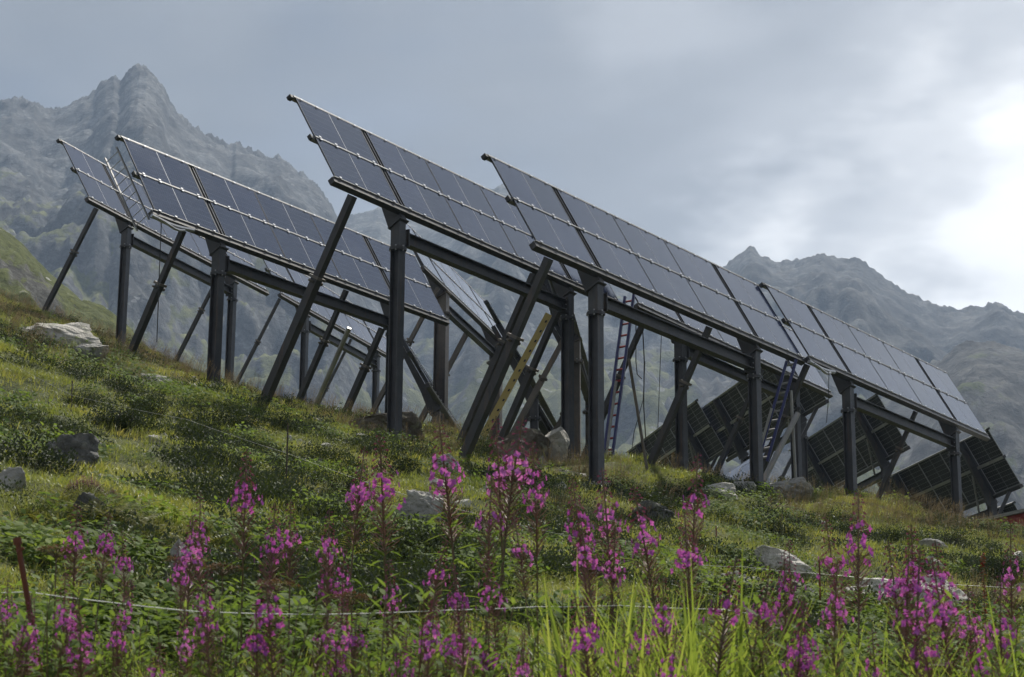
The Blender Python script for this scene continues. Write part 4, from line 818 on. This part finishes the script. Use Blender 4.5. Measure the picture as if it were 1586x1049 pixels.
FIRE = [  # px, py of the middle of the flowers, distance, label
 (385, 790, 10.2, 'tallest fireweed on the left, its spike standing clear against the grass'), (322, 833, 10.6, 'smaller fireweed just left of the tallest left one'),
 (412, 850, 10.0, 'left one of two fireweeds forming a wide head right of the tallest left one'), (452, 846, 10.3, 'right one of two fireweeds forming a wide head right of the tallest left one'),
 (533, 776, 11.0, 'fireweed standing alone in front of the dense dark shrub mound'), (612, 772, 11.0, 'fireweed whose head touches the cracked grey outcrop'),
 (724, 750, 11.2, 'faded fireweed left of the bright pair in the centre'), (768, 745, 11.0, 'left of the bright fireweed pair in the upper centre'), (789, 742, 11.3, 'right of the bright fireweed pair in the upper centre'),
 (828, 774, 11.2, 'fireweed right of the bright pair in the upper centre'), (757, 815, 10.6, 'low fireweed under the bright pair in the centre'),
 (203, 886, 10.2, 'fireweed with a long bare tip at lower left'), (122, 850, 10.6, 'small fireweed above the white rope at far left'), (148, 848, 11.0, 'tiny fireweed right of the one above the rope at far left'),
 (288, 905, 9.6, 'upper fireweed of the pair beside the upright narrow stone'), (306, 945, 9.4, 'lower fireweed of the pair beside the upright narrow stone'),
 (165, 960, 9.2, 'wide-headed fireweed right of the rusty stake'), (148, 1000, 8.8, 'low fireweed right of the rusty stake near the bottom edge'),
 (18, 1005, 8.6, 'fireweed in the bottom left corner'), (84, 972, 9.2, 'fireweed beside the rusty stake'), (12, 955, 9.4, 'fireweed cut by the left picture edge'), (48, 1030, 8.5, 'lowest fireweed left of the rusty stake'),
 (508, 910, 9.8, 'left of two fireweeds in front of the wide shadowy shrub'), (530, 912, 9.9, 'right of two fireweeds in front of the wide shadowy shrub'), (640, 905, 9.8, 'fireweed right of the wide shadowy shrub'),
 (735, 942, 9.4, 'fireweed left of the tall pale-stemmed one in the lower centre'), (790, 930, 9.4, 'tall full fireweed in the lower centre left of the bright grass'),
 (922, 830, 10.6, 'fireweed rising in front of the third front post'), (926, 882, 10.0, 'lower fireweed below the one at the third front post'), (953, 812, 10.8, 'slim fireweed right of the third front post'),
 (1035, 842, 10.4, 'fireweed left of the tall right-centre spike'), (1073, 796, 10.8, 'tall spiked fireweed right of centre above the bright grass'), (1077, 880, 10.0, 'fireweed below the tall right-centre spike'),
 (910, 985, 9.0, 'fireweed sunk in the bright broad grass'), (1018, 975, 9.0, 'fireweed in the grass at the bottom right of centre'), (998, 1015, 8.7, 'lowest fireweed in the grass right of centre'),
 (1205, 938, 9.6, 'short fireweed in front of the darker stacked boulder'), (1322, 848, 10.4, 'tall fireweed beside the thin red stake'), (1308, 892, 10.0, 'lower companion of the tall fireweed beside the thin red stake'),
 (1395, 925, 9.7, 'broad fireweed in front of the long pale slab'), (1415, 905, 10.0, 'fireweed behind the broad one at the long pale slab'), (1468, 916, 9.9, 'fireweed at the right end of the long pale slab'),
 (1497, 990, 9.2, 'fireweed low at right beside the red sorrel spike'), (1553, 900, 10.2, 'pale fireweed in front of the big dark right shrub'), (1530, 1044, 8.6, 'fireweed on the bottom edge at far right'),
 (470, 1000, 9.0, 'faded fireweed near the bottom left of centre'), (540, 1000, 9.0, 'small fireweed near the bottom left of the broad leaves'), (640, 990, 9.1, 'fireweed near the bottom in the middle'),
 (692, 1010, 8.9, 'fireweed left of the bottom middle pair'), (722, 1035, 8.6, 'left of the bottom middle fireweed pair'), (800, 1040, 8.6, 'right of the bottom middle fireweed pair'), (640, 1045, 8.6, 'lowest fireweed left of the bottom middle pair'),
 (828, 866, 10.6, 'tiny fireweed head at the left edge of the bright grass')]
ORD = ('leftmost second third fourth fifth sixth seventh eighth ninth tenth eleventh twelfth thirteenth fourteenth fifteenth sixteenth seventeenth eighteenth nineteenth twentieth '
       'twenty-first twenty-second twenty-third twenty-fourth twenty-fifth twenty-sixth twenty-seventh twenty-eighth twenty-ninth rightmost').split()
random.seed(77)
for k in range(30):
    FIRE.append(((k + U(0.1, 0.9)) * 1586 / 30, U(955, 1060), U(8.0, 8.7), 'small fireweed head at the bottom edge, %s of that low line%s' % (ORD[k], '' if k in (0, 29) else ' from the left')))
for k in range(6):
    FIRE.append((100 + (k + U(0.1, 0.9)) * 1460 / 6, U(860, 940), U(9.6, 10.6), 'half-hidden fireweed in the second line of flowers, %s of that line%s' % ('rightmost' if k == 5 else ORD[k], '' if k in (0, 5) else ' from the left')))
for i, (px, py, d, lb) in enumerate(FIRE):
    d *= 0.97 if py < 930 else 0.90; q = at(px, py, d); b0 = g1(q[0], q[1]); sc = max((q[2] - b0) / 0.79, 0.45); gap_ = (q[2] - b0) - 0.79 * sc
    r_ = empty('fireweed', (q[0], q[1], b0 + min(gap_, 0)), U(0, 6.28)); r_.scale = (max(sc, 0.8) * U(.75, 1.05),) * 2 + (sc,); r_.rotation_euler = (U(-.07, .07), U(-.07, .07), U(0, 6.28)); tag(r_, lb, 'fireweed', 'flowering fireweed in the foreground')
    for nm, me in FWV[i % 7]: tag(link(bpy.data.objects.new(nm, me), r_), kind=None if nm == 'stem' else 'stuff')
# dried umbels
def umbel(seed):
    random.seed(seed); st, hd = MB(), MB(); st.tube([(0, 0, 0), (0.01, 0.01, 0.5), (0, 0, 1)], [0.006, 0.005, 0.004], 5)
    for k in range(22):
        a = 2.4 * k; r_ = 0.11 * math.sqrt(k / 22); tp = np.array([r_ * math.cos(a), r_ * math.sin(a), 1.07 - r_ * 0.25]); st.tube([(0, 0, 1), tp], 0.0016, 3, 0, False)
        for _ in range(12): leaf(hd, tp + np.array([U(-.02, .02), U(-.02, .02), U(-.008, .012)]), (U(-1, 1), U(-1, 1), U(.2, 1)), (0, 0, 1), 0.014, 0.01)
    return st, hd
for i, (px, py, d, lb) in enumerate(((288, 868, 9.8, 'brown dried flower umbel left of the upright narrow stone'), (345, 880, 9.7, 'brown dried flower umbel right of the upright narrow stone'), (428, 905, 9.4, 'brown dried flower umbel below the wide fireweed head'),
                                     (1186, 1004, 8.7, 'brown dried flower umbel at the bottom right'), (88, 852, 10.2, 'brown dried flower umbel near the rusty stake'), (545, 925, 9.2, 'brown dried flower umbel below the two fireweeds at the shadowy shrub'))):
    q = at(px, py, d); b0 = g1(q[0], q[1]); sc = (q[2] - b0) / 1.05; r_ = empty('dried_umbel', (q[0], q[1], b0)); r_.scale = (0.95, 0.95, sc); tag(r_, lb, 'umbel', 'dried umbels in the foreground')
    st, hd = umbel(800 + i); st.build('stem', M['stalk'], r_); tag(hd.build('seed_head', M['umbel'], r_), kind='stuff')
# red sorrel spike
q = at(1518, 895, 9.8); b0 = g1(q[0], q[1]); st, hd = MB(), MB(); Hs = q[2] - b0 + 0.12; st.tube([(0, 0, 0), (0.02, 0, Hs)], [0.005, 0.002], 5)
for k in range(150):
    t_ = U(0.45, 1.0); leaf(hd, (0.02 * t_, 0, t_ * Hs), (U(-1, 1), U(-1, 1), U(-.2, 1)), (0, 0, 1), 0.02, 0.014)
r_ = empty('sorrel', (q[0], q[1], b0)); tag(r_, 'red sorrel seed spike near the right edge', 'sorrel'); st.build('stem', M['stalk'], r_); tag(hd.build('seed_head', M['sorrel'], r_), kind='stuff')

# ------------------------------------------------------------------ pasture fence
def stake(px0, py0, px1, py1, d, r_, m_, lb, cap=False):
    a = at(px0, py0, d); b1 = at(px1, py1, d * 0.995); b_ = MB(); dirv = (b1 - a) / np.linalg.norm(b1 - a); e = b1 + dirv * 0.35
    b_.tube([a, a * 0.5 + e * 0.5, e], r_, 8)
    if cap: b_.cyl(a, dirv, r_ * 1.5, 0.03, 8); b_.tube([a + np.array([0, 0, -.05]), a + np.array([0.03, 0, -.03])], r_ * 0.5, 6)
    o = b_.build('fence_stake', m_); return tag(o, lb, 'fence stake', 'pasture fence stakes')
stake(27, 838, 66, 1060, 8.6, 0.013, M['rust_steel'], 'thick leaning rusty stake at lower left', True)
q = gp(443, 762); stake(446, 655, 443, 762, q @ _fw, 0.012, M['dark_wood'], 'thin dark upright stake on the left slope')
q = gp(1270, 952); stake(1269, 868, 1271, 952, q @ _fw, 0.010, M['rust_steel'], 'thin red stake beside the stacked boulders')
q = gp(1110, 852); stake(1109, 815, 1110, 852, q @ _fw, 0.012, M['rust_steel'], 'small rusty stake above the bright grass')
q = gp(110, 640); stake(112, 590, 110, 640, q @ _fw, 0.010, M['dark_wood'], 'faint thin stake below the large flat slab')
def wire(pts, r_, m_, lb, nm='fence_rope'):
    P_ = [at(*p_) for p_ in pts]; Q_ = []
    for a, b1 in zip(P_[:-1], P_[1:]):
        for k in range(6):
            t_ = k / 6; Q_.append(a * (1 - t_) + b1 * t_ - np.array([0, 0, 0.02 * np.linalg.norm(b1 - a) * t_ * (1 - t_)]))
    b_ = MB(); b_.tube(Q_ + [P_[-1]], r_, 5); b_.smooth = True; return tag(b_.build(nm, m_), lb, 'fence rope', 'pasture fence ropes')
wire([(-30, 919, 8.7), (42, 917, 8.62), (160, 932, 8.8), (300, 947, 9.0), (480, 952, 9.2), (700, 945, 9.5), (830, 940, 9.8), (960, 938, 10.2), (1120, 944, 10.6), (1200, 956, 10.8)], 0.0024, M['white_rope'], 'white fence rope running from the rusty stake across the lower left')
d1 = gp(443, 762) @ _fw; d2 = gp(1110, 852) @ _fw; d3 = gp(1271, 952) @ _fw
wire([(-20, 540, d1 * 1.25), (110, 612, d1 * 1.12), (290, 650, d1 * 1.05), (444, 702, d1), (600, 758, d1 * 0.97), (800, 812, d1 * 0.93), (1000, 850, d2 * 0.97), (1110, 862, d2 * 0.9)], 0.0022, M['grey_wire'], 'thin upper fence wire crossing the slope through the thin dark stake')
wire([(760, 820, d2), (1000, 862, d2 * 0.9), (1150, 878, d3 * 1.04), (1270, 889, d3), (1400, 900, d3 * 1.0), (1600, 912, d3 * 1.02)], 0.003, M['grey_wire'], 'thin fence wire at right passing in front of the stacked boulders')
wire([(1040, 905, d3 * 0.9), (1150, 932, d3 * 0.95), (1271, 955, d3 * 0.99), (1400, 975, d3)], 0.003, M['grey_wire'], 'lower fence wire below the stacked boulders')

# ------------------------------------------------------------------ ladders, poles, cables
def ladder(p0, p1, side, wid, m_rail, m_rung, lb, n=12, rr=0.03, rod=None):
    p0, p1 = np.asarray(p0, float), np.asarray(p1, float); sd_ = np.asarray(side, float); sd_ /= np.linalg.norm(sd_); d = p1 - p0
    r_ = empty('ladder', tuple(p0)); tag(r_, lb, 'ladder', 'ladders at the solar tables')
    for k in (-1, 1):
        b_ = MB(); b_.bar(sd_ * wid / 2 * k, d + sd_ * wid / 2 * k, rr * 1.2, rr * 2.4, sd_); b_.build('rail', m_rail, r_)
    for i in range(n):
        b_ = MB(); c = d * (i + 0.5) / n; b_.cyl(c, sd_, rr * 0.55, wid - rr * 1.3, 6); b_.build('rung', m_rung, r_)
    if rod is not None:
        b_ = MB(); b_.cyl(d * 0.27 + rod, d, 0.035, np.linalg.norm(d) * 0.5, 8); b_.build('side_tube', M['galvanised'], r_)
    return r_
# silver ladder behind the left end of the dark table
yaw, x, y, z = TAB['B']; a = R(yaw)
def loc(key, u, v, n):
    yaw, x, y, z = TAB[key]; a = R(yaw); _, ly, lz = SV(v, n); return np.array([x + u * math.cos(a) - ly * math.sin(a), y + u * math.sin(a) + ly * math.cos(a), z + lz])
ladder(loc('B', -0.02, -0.12, -0.45), loc('B', -0.10, 2.15, -0.42), loc('B', 0, 0, -1) - loc('B', 0, 0, 0), 0.42, M['galvanised'], M['frame_light'], 'silver metal ladder behind the left end of the dark solar table', 9, 0.022)
dH = 47.5
pa, pb = at(937, 742, dH), at(975, 458, dH + 0.6)
ladder(pa, pb, (1, -0.25, 0.15), 0.22, M['blue_paint'], M['red_paint'], 'blue ladder with red rungs leaning under the middle of the row', 16, 0.048, rod=np.array([-0.05, -0.22, 0]))
pa, pb = at(1181, 716, dH + 1.5), at(1226, 558, dH + 1.5)
ladder(pa, pb, (1, -0.25, 0.15), 0.24, M['blue_paint'], M['galvanised'], 'blue ladder with grey rungs leaning at the junction of the two right tables', 11, 0.055, rod=np.array([-0.16, -0.12, 0]))
def pole(nm, lb, cat, p0, p1, r_, m_, group=None):
    b_ = MB(); b_.tube([p0, (np.asarray(p0) + np.asarray(p1)) / 2, p1], r_, 8); return tag(b_.build(nm, m_), lb, cat, group)
b_ = MB(); pa, pb = at(748, 676, 47.0), at(850, 487, 47.6); b_.bar(pa, pb, 0.165, 0.10, (1, 0, 0))
r_ = tag(b_.build('levelling_rod', M['yellow_paint']), 'yellow rod with black marks leaning along a central brace', 'rod')
for k in range(12):
    t_ = (k + 0.6) / 12.4; c = pa * (1 - t_) + pb * t_; b2 = MB(); dv_ = (pb - pa) / np.linalg.norm(pb - pa); b2.obox(c + np.array([0.03, -0.055, 0.0]), (0.022, 0, 0), np.cross(dv_, (1, 0, 0)) * 0.012, dv_ * 0.03); b2.build('mark', M['black'], r_)
pole('prop_pole', 'thin grey pole leaning beside the hanging cables', 'pole', at(1004, 738, 45.0), at(974, 556, 45.0), 0.035, M['brown_steel'])
pole('prop_tube', 'pale square tube propped against the post right of the junction', 'pole', at(1182, 745, 48.4), at(1236, 640, 48.9), 0.07, M['galvanised'])
pole('prop_tube', 'upright pale tube beside the post under the right junction', 'pole', at(1233, 756, 49.0), at(1225, 605, 49.0), 0.04, M['galvanised'])
pole('prop_tube', 'pale tube strapped to the thin brace left of the tallest table\'s front post', 'pole', at(487, 632, 56.0), at(541, 508, 55.0), 0.07, M['galvanised'])
def cable(pts, r_, lb, d):
    b_ = MB(); b_.tube([at(px, py, d) for px, py in pts], r_, 5); return tag(b_.build('cable', M['black']), lb, 'cable', 'cables hanging under the tables')
cable([(995, 500), (998, 560), (997, 630), (1001, 690)], 0.014, 'thickest black cable hanging left of the slanting brace under the row', 46.5)
cable([(985, 503), (985, 560), (987, 580), (994, 587)], 0.012, 'short looped black cable hanging beside the ladder with red rungs', 46.4)
cable([(1025, 505), (1022, 580), (1019, 664)], 0.008, 'thin straight cable hanging between ladder and post', 46.6)
cable([(999, 560), (996, 620), (982, 670), (979, 694)], 0.009, 'black cable curving down to the ground at the crest', 46.2)
cable([(1284, 575), (1283, 620), (1280, 655)], 0.009, 'cable hanging from the left end of the pale reflecting table', 49.5)
cable([(250, 345), (247, 420), (243, 530)], 0.012, 'cable hanging from the left end of the dark table', 46.5)
# cable bundles clamped under the table ends
for k, nm in (('B', 'grey cable bundle under the left end of the dark solar table'), ('E', 'grey cable bundle under the left end of the pale reflecting table')):
    b_ = MB(); P_ = [loc(k, u, -0.22 - 0.06 * math.sin(u * 3), -0.05) for u in np.linspace(-0.15, 1.3, 9)]; b_.tube(P_, 0.05, 6); P_ = [p_ + np.array([0.02, -0.05, -0.05 + 0.04 * math.sin(i)]) for i, p_ in enumerate(P_)]; b_.tube(P_[1:-2], 0.035, 6)
    tag(b_.build('cable_bundle', M['frame_light']), nm, 'cable bundle', 'cable bundles')
# two spare modules leaning behind the crest
for i, (a_, b1, c_, lb) in enumerate((((1150, 716), (1128, 760), 1162, 'right of two spare modules leaning behind the pale crest boulder'), ((1124, 730), (1105, 764), 1136, 'left of two spare modules leaning behind the pale crest boulder'))):
    p0 = at(b1[0], b1[1], 55 + i); ux = at(b1[0] + 38, b1[1] - 24, 54.5 + i) - p0; vy = at(a_[0], a_[1], 56.5 + i) - p0; ux /= np.linalg.norm(ux); vy = vy - ux * (vy @ ux); vy /= np.linalg.norm(vy); nn = np.cross(ux, vy)
    r_ = tag(link(bpy.data.objects.new('spare_module', MOD_FRAME['d'])), lb, 'solar module', 'spare modules behind the crest'); r_.matrix_world = Matrix([[ux[j], vy[j], nn[j], p0[j]] for j in range(3)] + [[0, 0, 0, 1]]); r_.matrix_basis = r_.matrix_basis @ Matrix.Diagonal((0.55, 1.2, 1, 1))
    for q in (FW + 0.001, MOD_L / 2 + 0.012):
        g_ = link(bpy.data.objects.new('glass_pane', PANE), r_); g_.matrix_basis = Matrix.Translation((q, FW + 0.001, 0))
# red site container beyond the crest at the right edge
p0 = at(1496, 810, 60); p1 = at(1640, 810, 56); dx = p1 - p0; dx[2] = 0; Lc = np.linalg.norm(dx); dx /= Lc; dy = np.array([-dx[1], dx[0], 0])
r_ = empty('site_container', (p0[0], p0[1], p0[2] - 2.5), math.atan2(dx[1], dx[0])); tag(r_, 'red steel container behind the crest at the right edge', 'container')
b_ = MB(); b_.box(0, Lc, 0, 2.4, 0, 2.40)
for k in range(int(Lc / 0.3)): b_.box(0.1 + 0.3 * k, 0.25 + 0.3 * k, -0.03, -0.001, 0.1, 2.3)
b_.build('container_body', M['red_paint'], r_); b_ = MB(); b_.box(-0.25, Lc + 0.1, -0.12, 2.5, 2.402, 2.50); b_.build('roof', M['galvanised'], r_)
